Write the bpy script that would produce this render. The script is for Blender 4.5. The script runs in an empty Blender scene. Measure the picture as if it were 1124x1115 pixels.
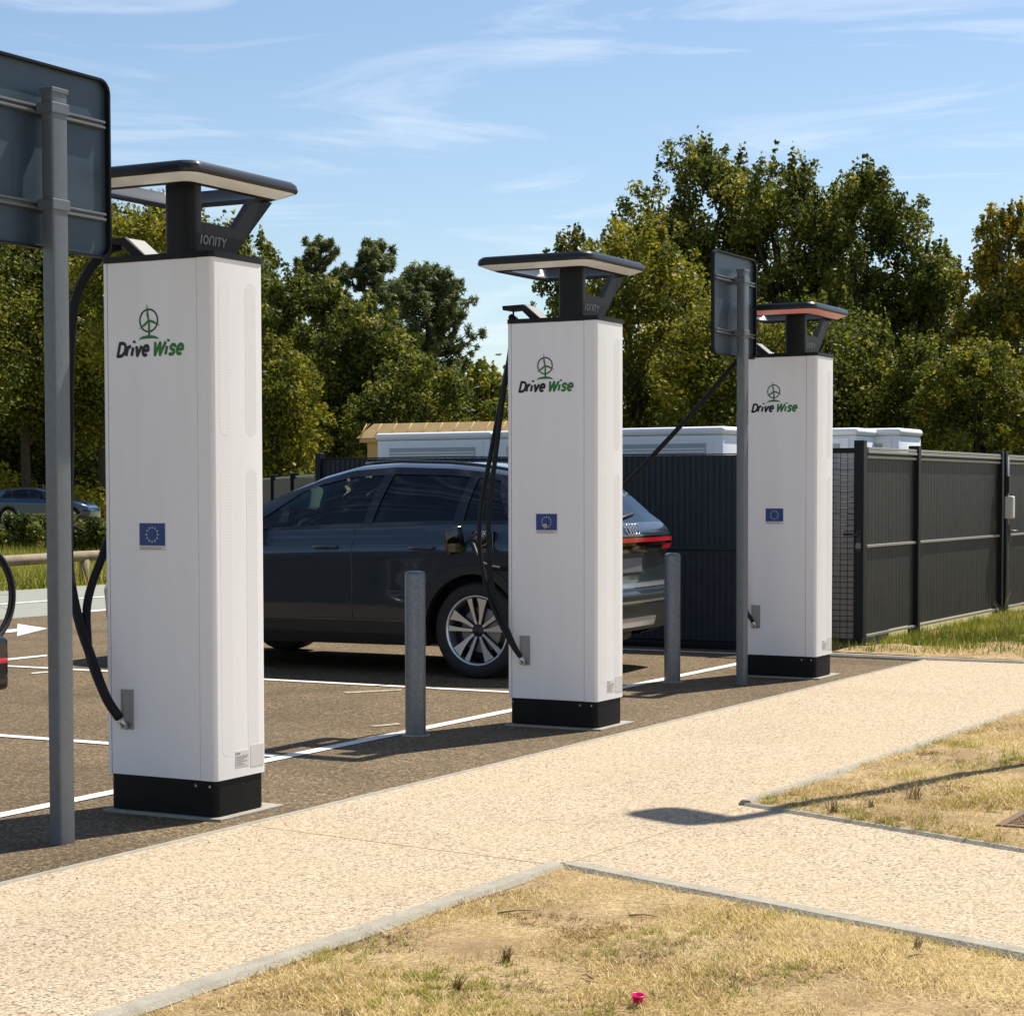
import bpy, bmesh, math, random
import numpy as np
from mathutils import Vector, Matrix

random.seed(7); rng = np.random.default_rng(11)
C = bpy.context.scene
R = math.radians
# ------------------------------------------------------------ camera, sky, sun
EYE = 1.42; F = 2200.0; HOR = 538.5
cam_d = bpy.data.cameras.new('camera'); cam = bpy.data.objects.new('camera', cam_d)
C.collection.objects.link(cam); C.camera = cam
cam_d.sensor_fit = 'HORIZONTAL'; cam_d.sensor_width = 36.0
cam_d.lens = 36.0 * F / 1124.0; cam_d.clip_start = 0.1; cam_d.clip_end = 3000
cam.location = (0, 0, EYE)
PITCH = R(2.4)
cam.rotation_euler = (R(90) - PITCH, 0.0022, 0)
cam_d.shift_y = (HOR + F * math.tan(PITCH) - 557.5) / 1124.0

SUN = Vector((0.3825, 0.3579, 0.8517)).normalized()
w = bpy.data.worlds.new('World'); C.world = w; w.use_nodes = True
nt = w.node_tree; nt.nodes.clear()
def nn(t, typ, **kw):
    n = t.nodes.new(typ)
    for k, v in kw.items(): setattr(n, k, v)
    return n
out = nn(nt, 'ShaderNodeOutputWorld'); bg = nn(nt, 'ShaderNodeBackground')
sky = nn(nt, 'ShaderNodeTexSky'); sky.sky_type = 'NISHITA'; sky.sun_disc = False
sky.sun_elevation = math.asin(SUN.z); sky.sun_rotation = math.atan2(SUN.x, SUN.y)
sky.air_density = 1.0; sky.dust_density = 0.45; sky.ozone_density = 2.2
tc = nn(nt, 'ShaderNodeTexCoord')
# thin cirrus streaks, a property of the sky itself
mp = nn(nt, 'ShaderNodeMapping'); mp.inputs['Rotation'].default_value = (0, R(11), 0)
mp.inputs['Scale'].default_value = (2.2, 2.2, 17.0)
nz = nn(nt, 'ShaderNodeTexNoise'); nz.inputs['Scale'].default_value = 1.9; nz.inputs['Detail'].default_value = 9
nz.inputs['Roughness'].default_value = 0.62; nz.inputs['Distortion'].default_value = 0.9
rp = nn(nt, 'ShaderNodeValToRGB'); rp.color_ramp.elements[0].position = 0.515; rp.color_ramp.elements[1].position = 0.98
rp.color_ramp.elements[0].color = (0, 0, 0, 1); rp.color_ramp.elements[1].color = (0.85, 0.85, 0.85, 1)
mx = nn(nt, 'ShaderNodeMixRGB'); mx.inputs[2].default_value = (8.6, 8.9, 9.2, 1)
nt.links.new(tc.outputs['Generated'], mp.inputs['Vector']); nt.links.new(mp.outputs[0], nz.inputs['Vector'])
nt.links.new(nz.outputs['Fac'], rp.inputs[0]); nt.links.new(rp.outputs[0], mx.inputs[0])
nt.links.new(sky.outputs[0], mx.inputs[1]); nt.links.new(mx.outputs[0], bg.inputs[0])
bg.inputs[1].default_value = 0.083
nt.links.new(bg.outputs[0], out.inputs[0])

sd = bpy.data.lights.new('sun', 'SUN'); sd.energy = 5.0; sd.angle = R(0.5); sd.color = (1.0, 0.945, 0.84)
sun = bpy.data.objects.new('sun', sd); C.collection.objects.link(sun)
sun.rotation_euler = SUN.to_track_quat('Z', 'Y').to_euler(); sun.location = (0, 0, 30)
C.view_settings.view_transform = 'Standard'; C.view_settings.look = 'None'
C.view_settings.gamma = 1; C.view_settings.exposure = 0.68

# ------------------------------------------------------------ site frame
U = Vector((0.4745, 0.8803, 0)).normalized(); V = Vector((-U.y, U.x, 0))
P1 = Vector((-1.277, 8.59, 0))
SITE_ROT = math.atan2(-V.y, -V.x)        # local +X = -V, local +Y = +U
def S(u, v, z=0.0): return P1 + U * u + V * v + Vector((0, 0, z))
def G(px, py, z=0.0):
    """where a point of the ground seen in the survey photograph lies"""
    d = (EYE - z) * F / (py - HOR); return Vector(((px - 562) / F * d, d, z))
def ext(a, b, t): return b + (b - a).normalized() * t

# ------------------------------------------------------------ materials
def mat(name, col, rough=0.6, metal=0.0, coat=0.0, spec=0.5, noise=None, bump=None, emit=None, trans=0.0):
    """noise=(scale, amount, colour2) ; bump=(scale, strength)"""
    m = bpy.data.materials.new(name); m.use_nodes = True; t = m.node_tree
    b = t.nodes['Principled BSDF']
    b.inputs['Base Color'].default_value = (*col, 1); b.inputs['Roughness'].default_value = rough
    b.inputs['Metallic'].default_value = metal; b.inputs['Coat Weight'].default_value = coat
    b.inputs['Coat Roughness'].default_value = 0.04
    b.inputs['Specular IOR Level'].default_value = spec
    if trans: b.inputs['Transmission Weight'].default_value = trans
    tcn = nn(t, 'ShaderNodeTexCoord')
    if noise:
        n = nn(t, 'ShaderNodeTexNoise'); n.inputs['Scale'].default_value = noise[0]; n.inputs['Detail'].default_value = 8
        n.inputs['Roughness'].default_value = 0.65
        t.links.new(tcn.outputs['Object'], n.inputs['Vector'])
        r = nn(t, 'ShaderNodeMapRange'); r.inputs[1].default_value = 0.35; r.inputs[2].default_value = 0.68
        r.inputs[4].default_value = noise[1]
        t.links.new(n.outputs['Fac'], r.inputs[0])
        x = nn(t, 'ShaderNodeMixRGB'); x.inputs[1].default_value = (*col, 1); x.inputs[2].default_value = (*noise[2], 1)
        t.links.new(r.outputs[0], x.inputs[0]); t.links.new(x.outputs[0], b.inputs['Base Color'])
    if bump:
        n = nn(t, 'ShaderNodeTexNoise'); n.inputs['Scale'].default_value = bump[0]; n.inputs['Detail'].default_value = 6
        t.links.new(tcn.outputs['Object'], n.inputs['Vector'])
        bp = nn(t, 'ShaderNodeBump'); bp.inputs['Strength'].default_value = bump[1]; bp.inputs['Distance'].default_value = 0.01
        t.links.new(n.outputs['Fac'], bp.inputs['Height']); t.links.new(bp.outputs[0], b.inputs['Normal'])
    if emit:
        b.inputs['Emission Color'].default_value = (*emit[0], 1); b.inputs['Emission Strength'].default_value = emit[1]
    return m

def aggregate(name, cols, scale, mscale, stain, bump=0.6, rough=0.85, blot=0.72):
    """stones in a binder: voronoi cells coloured from a ramp, with wear at a larger scale"""
    m = bpy.data.materials.new(name); m.use_nodes = True; t = m.node_tree; b = t.nodes['Principled BSDF']
    b.inputs['Roughness'].default_value = rough; b.inputs['Specular IOR Level'].default_value = 0.12
    g = nn(t, 'ShaderNodeNewGeometry')
    v = nn(t, 'ShaderNodeTexVoronoi'); v.inputs['Scale'].default_value = scale
    t.links.new(g.outputs['Position'], v.inputs['Vector'])
    sp = nn(t, 'ShaderNodeSeparateColor'); t.links.new(v.outputs['Color'], sp.inputs[0])
    r = nn(t, 'ShaderNodeValToRGB'); r.color_ramp.interpolation = 'LINEAR'
    els = r.color_ramp.elements
    els[0].position = 0; els[0].color = (*cols[0], 1); els[1].position = 1; els[1].color = (*cols[-1], 1)
    for i, c in enumerate(cols[1:-1]):
        e = els.new((i + 1) / (len(cols) - 1)); e.color = (*c, 1)
    t.links.new(sp.outputs[0], r.inputs[0])
    n = nn(t, 'ShaderNodeTexNoise'); n.inputs['Scale'].default_value = mscale; n.inputs['Detail'].default_value = 7
    n.inputs['Roughness'].default_value = 0.7
    t.links.new(g.outputs['Position'], n.inputs['Vector'])
    mr = nn(t, 'ShaderNodeMapRange'); mr.inputs[1].default_value = 0.4; mr.inputs[2].default_value = 0.72; mr.inputs[4].default_value = stain[1]
    t.links.new(n.outputs['Fac'], mr.inputs[0])
    x = nn(t, 'ShaderNodeMixRGB'); x.inputs[2].default_value = (*stain[0], 1)
    t.links.new(mr.outputs[0], x.inputs[0]); t.links.new(r.outputs[0], x.inputs[1])
    n2 = nn(t, 'ShaderNodeTexNoise'); n2.inputs['Scale'].default_value = mscale * .38; n2.inputs['Detail'].default_value = 5; n2.inputs['Distortion'].default_value = 1.2
    t.links.new(g.outputs['Position'], n2.inputs['Vector'])
    m2 = nn(t, 'ShaderNodeMapRange'); m2.inputs[1].default_value = 0.52; m2.inputs[2].default_value = 0.74; m2.inputs[3].default_value = 1.0; m2.inputs[4].default_value = blot
    t.links.new(n2.outputs['Fac'], m2.inputs[0])
    y = nn(t, 'ShaderNodeMixRGB'); y.blend_type = 'MULTIPLY'; y.inputs[0].default_value = 1.0
    t.links.new(x.outputs[0], y.inputs[1]); t.links.new(m2.outputs[0], y.inputs[2])
    t.links.new(y.outputs[0], b.inputs['Base Color'])
    bp = nn(t, 'ShaderNodeBump'); bp.inputs['Strength'].default_value = bump; bp.inputs['Distance'].default_value = 0.004; bp.invert = True
    t.links.new(v.outputs['Distance'], bp.inputs['Height']); t.links.new(bp.outputs[0], b.inputs['Normal'])
    return m

def leaf_mat(name, c1, c2, c3, trans=0.45):
    m = bpy.data.materials.new(name); m.use_nodes = True; t = m.node_tree; t.nodes.clear()
    o = nn(t, 'ShaderNodeOutputMaterial'); a = nn(t, 'ShaderNodeAttribute'); a.attribute_name = 'tint'
    r = nn(t, 'ShaderNodeValToRGB'); e = r.color_ramp.elements
    e[0].color = (*c1, 1); e[1].color = (*c3, 1); e[0].position = 0.1; e[1].position = 0.95
    k = e.new(0.5); k.color = (*c2, 1)
    t.links.new(a.outputs['Fac'], r.inputs[0])
    p = nn(t, 'ShaderNodeBsdfPrincipled'); p.inputs['Roughness'].default_value = 0.55; p.inputs['Specular IOR Level'].default_value = 0.22
    tr = nn(t, 'ShaderNodeBsdfTranslucent'); mxs = nn(t, 'ShaderNodeMixShader'); mxs.inputs[0].default_value = trans
    t.links.new(r.outputs[0], p.inputs['Base Color']); t.links.new(r.outputs[0], tr.inputs[0])
    t.links.new(p.outputs[0], mxs.inputs[1]); t.links.new(tr.outputs[0], mxs.inputs[2]); t.links.new(mxs.outputs[0], o.inputs[0])
    return m

M = {}
M['white'] = mat('white_powder_coat', (0.80, 0.785, 0.80), 0.42, noise=(2.2, 0.5, (0.74, 0.72, 0.725)))
M['white2'] = mat('white_cabinet', (0.78, 0.80, 0.83), 0.5, noise=(2, 0.3, (0.66, 0.68, 0.70)))
M['ventgrey'] = mat('vent_grey', (0.36, 0.38, 0.41), 0.6)
M['seam'] = mat('seam_dark', (0.10, 0.10, 0.10), 0.7)
M['black'] = mat('black_plinth', (0.006, 0.006, 0.007), 0.6, spec=0.18, noise=(9, 0.4, (0.014, 0.013, 0.012)))
M['charcoal'] = mat('charcoal_metal', (0.011, 0.0105, 0.011), 0.45, spec=0.18, metal=0.0)
M['rim_alu'] = mat('ring_trim', (0.035, 0.036, 0.038), 0.28, metal=0.5)
M['light_diff'] = mat('frosted_diffuser', (0.76, 0.83, 0.93), 0.22, spec=0.7)
M['bracket_pale'] = mat('bracket_pale', (0.22, 0.21, 0.19), 0.45)
M['rubber'] = mat('cable_rubber', (0.012, 0.012, 0.013), 0.5, spec=0.18)
M['socket'] = mat('socket_grey', (0.30, 0.29, 0.28), 0.5)
M['logo_black'] = mat('logo_black', (0.004, 0.004, 0.004), 0.5)
M['logo_green'] = mat('logo_green', (0.020, 0.155, 0.022), 0.5)
M['letter'] = mat('letter_grey', (0.20, 0.19, 0.18), 0.4)
M['eu_blue'] = mat('sticker_blue', (0.006, 0.030, 0.19), 0.35)
M['star'] = mat('star_yellow', (0.50, 0.55, 0.35), 0.5)
M['paper'] = mat('sticker_white', (0.62, 0.60, 0.57), 0.5)
M['print'] = mat('print_grey', (0.22, 0.22, 0.22), 0.6)
M['glare'] = mat('painted_glare', (0.42, 0.33, 0.36), 0.5)  # colour standing for glare on the middle sticker
M['concrete'] = mat('kerb_concrete', (0.33, 0.30, 0.24), 0.9, noise=(9, 0.8, (0.22, 0.20, 0.155)), bump=(120, 0.5))
M['galv'] = mat('galvanised', (0.21, 0.215, 0.22), 0.45, metal=0.55, noise=(55, 0.8, (0.12, 0.125, 0.13)), bump=(60, 0.15))
M['post'] = mat('post_grey', (0.14, 0.155, 0.175), 0.45, metal=0.35, noise=(30, 0.6, (0.11, 0.115, 0.12)))
M['signback'] = mat('sign_back', (0.035, 0.055, 0.078), 0.42, metal=0.2, noise=(5, 0.7, (0.05, 0.075, 0.10)))
M['fence'] = mat('fence_grey', (0.026, 0.033, 0.044), 0.55, spec=0.18, noise=(6, 0.6, (0.040, 0.047, 0.056)))
M['fence_post'] = mat('fence_post', (0.010, 0.012, 0.014), 0.45, spec=0.18)
M['slat'] = mat('fence_slat', (0.026, 0.025, 0.0245), 0.5, spec=0.18, noise=(5, 0.8, (0.040, 0.036, 0.033)))
M['rail'] = mat('panel_rail', (0.25, 0.24, 0.215), 0.45)
M['ochre'] = mat('ochre_render', (0.55, 0.36, 0.13), 0.9, noise=(4, 0.4, (0.48, 0.31, 0.11)))
M['tile'] = mat('clay_tile', (0.58, 0.39, 0.17), 0.85, noise=(7, 0.7, (0.42, 0.27, 0.11)))
M['beige'] = mat('beige_block', (0.66, 0.57, 0.49), 0.9, noise=(5, 0.6, (0.52, 0.44, 0.37)))
M['bark'] = mat('bark', (0.045, 0.033, 0.024), 0.95, noise=(6, 0.8, (0.09, 0.07, 0.05)), bump=(18, 0.8))
M['logwood'] = mat('weathered_log', (0.30, 0.24, 0.17), 0.9, noise=(5, 0.8, (0.17, 0.13, 0.09)))
M['line'] = mat('road_paint', (0.72, 0.70, 0.66), 0.7, noise=(40, 0.7, (0.42, 0.37, 0.30)), bump=(150, .4))
M['road'] = mat('road_asphalt', (0.235, 0.245, 0.205), 0.9, noise=(3, 0.6, (0.19, 0.20, 0.17)))
M['rust'] = mat('rusty_iron', (0.13, 0.075, 0.05), 0.8, metal=0.3, noise=(30, 0.7, (0.20, 0.11, 0.07)))
M['pink'] = mat('pink_plastic', (0.75, 0.012, 0.16), 0.3)
M['stem'] = mat('dry_stem', (0.30, 0.22, 0.10), 0.8)
M['asphalt'] = aggregate('bay_asphalt', [(0.035, 0.026, 0.017), (0.16, 0.115, 0.068), (0.095, 0.07, 0.042), (0.34, 0.25, 0.145)], 95, 1.1, ((0.075, 0.056, 0.036), 0.6), 0.9)
M['pave'] = aggregate('exposed_aggregate', [(0.10, 0.075, 0.05), (0.43, 0.34, 0.235), (0.51, 0.425, 0.315), (0.31, 0.225, 0.14), (0.60, 0.52, 0.42)], 120, 1.3, ((0.43, 0.335, 0.20), 0.4), 0.9, 0.85, 0.90)
M['soil'] = aggregate('dry_soil', [(0.22, 0.15, 0.075), (0.35, 0.25, 0.125), (0.48, 0.37, 0.20)], 110, 2.6, ((0.20, 0.13, 0.07), 0.9), 0.8, 0.95)
M['field'] = mat('field_ground', (0.17, 0.17, 0.045), 0.95, noise=(1.6, 0.9, (0.26, 0.20, 0.075)))
M['leaf_oak'] = leaf_mat('leaf_oak', (0.040, 0.058, 0.009), (0.125, 0.140, 0.017), (0.38, 0.34, 0.045))
M['leaf_yel'] = leaf_mat('leaf_yellowgreen', (0.070, 0.085, 0.009), (0.24, 0.225, 0.018), (0.50, 0.42, 0.045))
M['leaf_aut'] = leaf_mat('leaf_amber', (0.075, 0.085, 0.012), (0.25, 0.22, 0.020), (0.56, 0.38, 0.035))
M['leaf_pine'] = leaf_mat('leaf_pine', (0.040, 0.062, 0.022), (0.13, 0.165, 0.055), (0.28, 0.29, 0.09), 0.4)
M['grass_dry'] = leaf_mat('grass_dry', (0.30, 0.20, 0.055), (0.54, 0.385, 0.13), (0.85, 0.70, 0.36), 0.3)
M['grass_mix'] = leaf_mat('grass_mix', (0.16, 0.17, 0.025), (0.36, 0.34, 0.06), (0.60, 0.52, 0.16), 0.35)
M['grass_green'] = leaf_mat('grass_green', (0.085, 0.115, 0.012), (0.22, 0.245, 0.025), (0.50, 0.43, 0.10), 0.35)
# car
M['paint'] = mat('car_paint', (0.030, 0.043, 0.058), 0.30, metal=0.55, coat=1.0)
M['paint_blue'] = mat('blue_paint', (0.01, 0.04, 0.10), 0.28, metal=0.4, coat=1.0)
M['paint_black'] = mat('black_paint', (0.015, 0.016, 0.02), 0.28, metal=0.3, coat=1.0)
M['clad'] = mat('car_cladding', (0.012, 0.012, 0.013), 0.5)
M['gloss'] = mat('gloss_black', (0.005, 0.005, 0.006), 0.08, coat=0.5)
M['tyre'] = mat('tyre', (0.014, 0.014, 0.015), 0.75)
M['alloy'] = mat('diamond_cut_alloy', (0.66, 0.70, 0.76), 0.28, metal=0.85)
M['alloy_dark'] = mat('alloy_dark', (0.03, 0.03, 0.033), 0.35, metal=0.5)
M['chrome'] = mat('chrome', (0.75, 0.75, 0.75), 0.12, metal=1)
M['taillight'] = mat('red_lens', (0.42, 0.008, 0.02), 0.15, coat=1.0, emit=((1, 0.02, 0.05), 0.12))
M['seat'] = mat('seat_dark', (0.02, 0.02, 0.022), 0.7)
M['plate'] = mat('plate_grey', (0.12, 0.125, 0.14), 0.4)
M['silver'] = mat('silver_trim', (0.5, 0.5, 0.5), 0.25, metal=0.8)
def glass(name, tint, mixf):
    m = bpy.data.materials.new(name); m.use_nodes = True; t = m.node_tree; t.nodes.clear()
    o = nn(t, 'ShaderNodeOutputMaterial'); tr = nn(t, 'ShaderNodeBsdfTransparent'); tr.inputs[0].default_value = (*tint, 1)
    gl = nn(t, 'ShaderNodeBsdfGlossy'); gl.inputs['Roughness'].default_value = 0.02; gl.inputs[0].default_value = (0.9, 0.95, 1, 1)
    fr = nn(t, 'ShaderNodeFresnel'); fr.inputs[0].default_value = 1.5
    ms = nn(t, 'ShaderNodeMixShader'); t.links.new(fr.outputs[0], ms.inputs[0]); t.links.new(tr.outputs[0], ms.inputs[1]); t.links.new(gl.outputs[0], ms.inputs[2])
    t.links.new(ms.outputs[0], o.inputs[0]); return m
M['glass'] = glass('window_glass', (0.62, 0.78, 0.70), 0)
M['glass_dark'] = glass('privacy_glass', (0.05, 0.055, 0.06), 0)

# rain streaks and dust on the white cabinets: stretch their noise vertically
for nm_, sc_ in (('white', (5, 5, .55)), ('white2', (4, 4, .8))):
    t_ = M[nm_].node_tree; n_ = [n for n in t_.nodes if n.type == 'TEX_NOISE'][0]; l_ = n_.inputs['Vector'].links[0]; src = l_.from_socket
    mp_ = nn(t_, 'ShaderNodeMapping'); mp_.inputs['Scale'].default_value = sc_; t_.links.new(src, mp_.inputs['Vector']); t_.links.new(mp_.outputs[0], n_.inputs['Vector'])

# ------------------------------------------------------------ mesh helpers
class MB:
    def __init__(s): s.v = []; s.f = []; s.sm = []
    def add(s, vs, fs, smooth=False):
        o = len(s.v); s.v += [tuple(p) for p in vs]; s.f += [tuple(i + o for i in f) for f in fs]; s.sm += [smooth] * len(fs); return s
    def box(s, x0, x1, y0, y1, z0, z1, bev=0.0, mtx=None, seg=2):
        if bev <= 0:
            vs = [Vector((x, y, z)) for z in (z0, z1) for y in (y0, y1) for x in (x0, x1)]
            fs = [(0, 2, 3, 1), (4, 5, 7, 6), (0, 1, 5, 4), (2, 6, 7, 3), (0, 4, 6, 2), (1, 3, 7, 5)]
            if mtx: vs = [mtx @ p for p in vs]
            return s.add(vs, fs)
        bm = bmesh.new(); bmesh.ops.create_cube(bm, size=1)
        for p in bm.verts: p.co = Vector(((x0 + x1) / 2 + p.co.x * (x1 - x0), (y0 + y1) / 2 + p.co.y * (y1 - y0), (z0 + z1) / 2 + p.co.z * (z1 - z0)))
        bmesh.ops.bevel(bm, geom=bm.edges[:], offset=bev, segments=seg, affect='EDGES', profile=0.5)
        return s.bm(bm, mtx)
    def bm(s, bm, mtx=None, smooth=False):
        bm.verts.index_update()
        vs = [(mtx @ p.co) if mtx else p.co.copy() for p in bm.verts]; fs = [[q.index for q in f.verts] for f in bm.faces]
        bm.free(); return s.add(vs, fs, smooth)
    def tube(s, pts, r, n=10, close=False, rr=None):
        pts = [Vector(p) for p in pts]; N = len(pts); rings = []
        t0 = (pts[1] - pts[0]).normalized(); up = Vector((0, 0, 1)) if abs(t0.z) < 0.9 else Vector((1, 0, 0))
        a = t0.cross(up).normalized()
        for i, p in enumerate(pts):
            if close: t = (pts[(i + 1) % N] - pts[i - 1]).normalized()
            else: t = (pts[min(i + 1, N - 1)] - pts[max(i - 1, 0)]).normalized()
            a = (a - t * a.dot(t)).normalized(); b = t.cross(a)
            q = rr[i] if rr else r
            rings.append([p + (a * math.cos(2 * math.pi * k / n) + b * math.sin(2 * math.pi * k / n)) * q for k in range(n)])
        vs = [p for rg in rings for p in rg]; fs = []
        for i in range(N if close else N - 1):
            j = (i + 1) % N
            for k in range(n): fs.append((i * n + k, i * n + (k + 1) % n, j * n + (k + 1) % n, j * n + k))
        if not close: fs += [tuple(range(n - 1, -1, -1)), tuple((N - 1) * n + k for k in range(n))]
        return s.add(vs, fs, True)
    def prism(s, poly, d, mtx=None):
        """poly: 2D list in XY, extruded 0..d in Z"""
        n = len(poly); vs = [Vector((x, y, z)) for z in (0, d) for x, y in poly]
        if mtx: vs = [mtx @ p for p in vs]
        fs = [tuple(range(n - 1, -1, -1)), tuple(range(n, 2 * n))] + [(k, (k + 1) % n, n + (k + 1) % n, n + k) for k in range(n)]
        return s.add(vs, fs)
    def lathe(s, prof, n=32, mtx=None):
        """prof [(r,z)], about Z"""
        vs = [Vector((r * math.cos(2 * math.pi * k / n), r * math.sin(2 * math.pi * k / n), z)) for r, z in prof for k in range(n)]
        if mtx: vs = [mtx @ p for p in vs]
        fs = [(i * n + k, i * n + (k + 1) % n, (i + 1) * n + (k + 1) % n, (i + 1) * n + k) for i in range(len(prof) - 1) for k in range(n)]
        return s.add(vs, fs, True)
    def build(s, name, material, parent=None, loc=None, rz=0):
        me = bpy.data.meshes.new(name); me.from_pydata([tuple(p) for p in s.v], [], s.f)
        me.polygons.foreach_set('use_smooth', s.sm); me.update()
        me.materials.append(material if not isinstance(material, str) else M[material])
        o = bpy.data.objects.new(name, me); C.collection.objects.link(o)
        if parent is not None: o.parent = parent
        if loc is not None: o.location = loc
        if rz: o.rotation_euler[2] = rz
        return o
def sharpen(o, ang=35):
    """auto-smooth by angle"""
    me = o.data; bm = bmesh.new(); bm.from_mesh(me)
    bmesh.ops.recalc_face_normals(bm, faces=bm.faces[:])
    for f in bm.faces: f.smooth = True
    for e in bm.edges:
        if len(e.link_faces) == 2 and e.calc_face_angle(0) > R(ang): e.smooth = False
    bm.to_mesh(me); bm.free(); return o
def fixn(o):
    me = o.data; bm = bmesh.new(); bm.from_mesh(me); bmesh.ops.recalc_face_normals(bm, faces=bm.faces[:]); bm.to_mesh(me); bm.free(); return o
def empty(name, loc=(0, 0, 0), rz=0, label=None, cat=None, group=None):
    o = bpy.data.objects.new(name, None); C.collection.objects.link(o); o.location = loc; o.rotation_euler = (0, 0, rz)
    o.empty_display_size = 0.2
    tag(o, label, cat, group); return o
def tag(o, label=None, cat=None, group=None, kind=None):
    if label: o['label'] = label
    if cat: o['category'] = cat
    if group: o['group'] = group
    if kind: o['kind'] = kind
    return o
def copy_tree(o, parent=None):
    c = o.copy(); C.collection.objects.link(c); c.parent = parent
    for ch in [x for x in bpy.data.objects if x.parent == o]: copy_tree(ch, c)
    return c
def text_mesh(name, s, size, material, parent, mtx, shear=0.0, offset=0.0, depth=0.0012, spacing=1.0, width=None):
    cu = bpy.data.curves.new('txt', 'FONT'); cu.body = s; cu.size = size; cu.shear = shear; cu.offset = offset
    cu.extrude = depth; cu.space_character = spacing; cu.align_x = 'LEFT'; cu.resolution_u = 6
    o = bpy.data.objects.new('txt', cu); C.collection.objects.link(o)
    bpy.context.view_layer.update()
    me = bpy.data.meshes.new_from_object(o.evaluated_get(bpy.context.evaluated_depsgraph_get()))
    bpy.data.objects.remove(o)
    xs = [p.co.x for p in me.vertices]; x0, x1 = min(xs), max(xs)
    k = (width / (x1 - x0)) if width else 1.0
    for p in me.vertices: p.co = mtx @ Vector(((p.co.x - x0) * k, p.co.y, p.co.z))
    me.materials.clear(); me.materials.append(M[material])
    r = bpy.data.objects.new(name, me); me.name = name; C.collection.objects.link(r); r.parent = parent; return r
def catmull(pts, n=8):
    P = [Vector(p) for p in pts]; P = [P[0] * 2 - P[1]] + P + [P[-1] * 2 - P[-2]]; o = []
    for i in range(1, len(P) - 2):
        for k in range(n):
            t = k / n; a, b, c, d = P[i - 1:i + 3]
            o.append(0.5 * ((2 * b) + (c - a) * t + (2 * a - 5 * b + 4 * c - d) * t * t + (3 * b - a - 3 * c + d) * t ** 3))
    o.append(P[-2]); return o
def interp(x, tab):
    return float(np.interp(x, [a for a, b in tab], [b for a, b in tab]))

# ============================================================ SETTING
def sheet(name, pts, z, material, kind='structure'):
    mb = MB(); mb.add([(p[0], p[1], z) for p in pts], [tuple(range(len(pts)))])
    o = fixn(mb.build(name, material))
    if o.data.polygons[0].normal.z < 0: o.data.flip_normals()
    tag(o, kind=kind); return o
sheet('ground', [(-1500, -60), (1500, -60), (1500, 2500), (-1500, 2500)], -0.03, 'field')
# pavement left edge
pa, pb = G(3, 975), G(1020, 727)
pa0 = ext(pb, pa, 8); pc = G(1124, 731)
farline = (pc - pb).normalized()
# parking bay asphalt
aspts = [pa0, pb, pb - V * 0.02, S(10.35, -0.3), S(10.35, 10.4), S(-14, 10.4), S(-14, -0.2)]
sheet('parking_asphalt', [pa0 + V * -0.3, pb + V * -0.05, G(915, 721.5), S(9.95, 1.9), S(9.95, 6.8), S(50, 6.9), S(50, 10.42), S(-14, 10.42), S(-14, -0.6)], 0.0, 'asphalt')
sheet('road', [S(-40, 10.4), S(-40, 14.9), S(90, 14.9), S(90, 10.4)], -0.006, 'road')
sheet('pavement', [pa0, pb, ext(pb, pc, 8), ext(pb, pc, 8) + Vector((-4, -24, 0)), Vector((-6, -10, 0))], 0.012, 'pave')
# thin concrete edging between asphalt and pavement, pavement joints
def strip(name, pts, wd, z0, z1, material, kind='structure', off=0.0, bev=True):
    """kerb of real section following a polyline"""
    mb = MB(); P = [Vector((p[0], p[1], 0)) for p in pts]; L = []; Rr = []
    for i in range(len(P)):
        d = (P[min(i + 1, len(P) - 1)] - P[max(i - 1, 0)]).normalized(); n = Vector((-d.y, d.x, 0))
        L.append(P[i] + n * (off + wd / 2)); Rr.append(P[i] + n * (off - wd / 2))
    c = min(0.016, (z1 - z0) * 0.4, wd * .3) if bev else 0
    vs = []; fs = []
    for l, r in zip(L, Rr):
        n = (l - r).normalized()
        vs += [l + Vector((0, 0, z0)), l + Vector((0, 0, z1 - c)), l - n * c + Vector((0, 0, z1)), r + n * c + Vector((0, 0, z1)), r + Vector((0, 0, z1 - c)), r + Vector((0, 0, z0))]
    for i in range(len(P) - 1):
        for k in range(5): fs.append((i * 6 + k, i * 6 + k + 1, i * 6 + 6 + k + 1, i * 6 + 6 + k))
    fs += [(0, 1, 2, 3, 4, 5), tuple((len(P) - 1) * 6 + k for k in (5, 4, 3, 2, 1, 0))]
    mb.add(vs, fs); o = fixn(mb.build(name, material)); tag(o, kind=kind); return o
def wob(a, b, n, amp):
    d = (b - a); q = Vector((-d.y, d.x, 0)).normalized(); L = d.length
    return [a + d * (i / n) + q * (random.uniform(-amp, amp)) for i in range(n + 1)]
strip('pavement_edging', wob(pa0, pb, 40, 0.003), 0.045, -0.02, 0.016, 'concrete', off=0.022)
strip('pavement_joint', wob(G(270, 910), G(614, 956), 24, 0.004), 0.0045, 0.0, 0.0132, 'stem', bev=False)
strip('pavement_joint', wob(G(614, 956), G(824, 889), 24, 0.004), 0.0045, 0.0, 0.0132, 'stem', bev=False)

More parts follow.
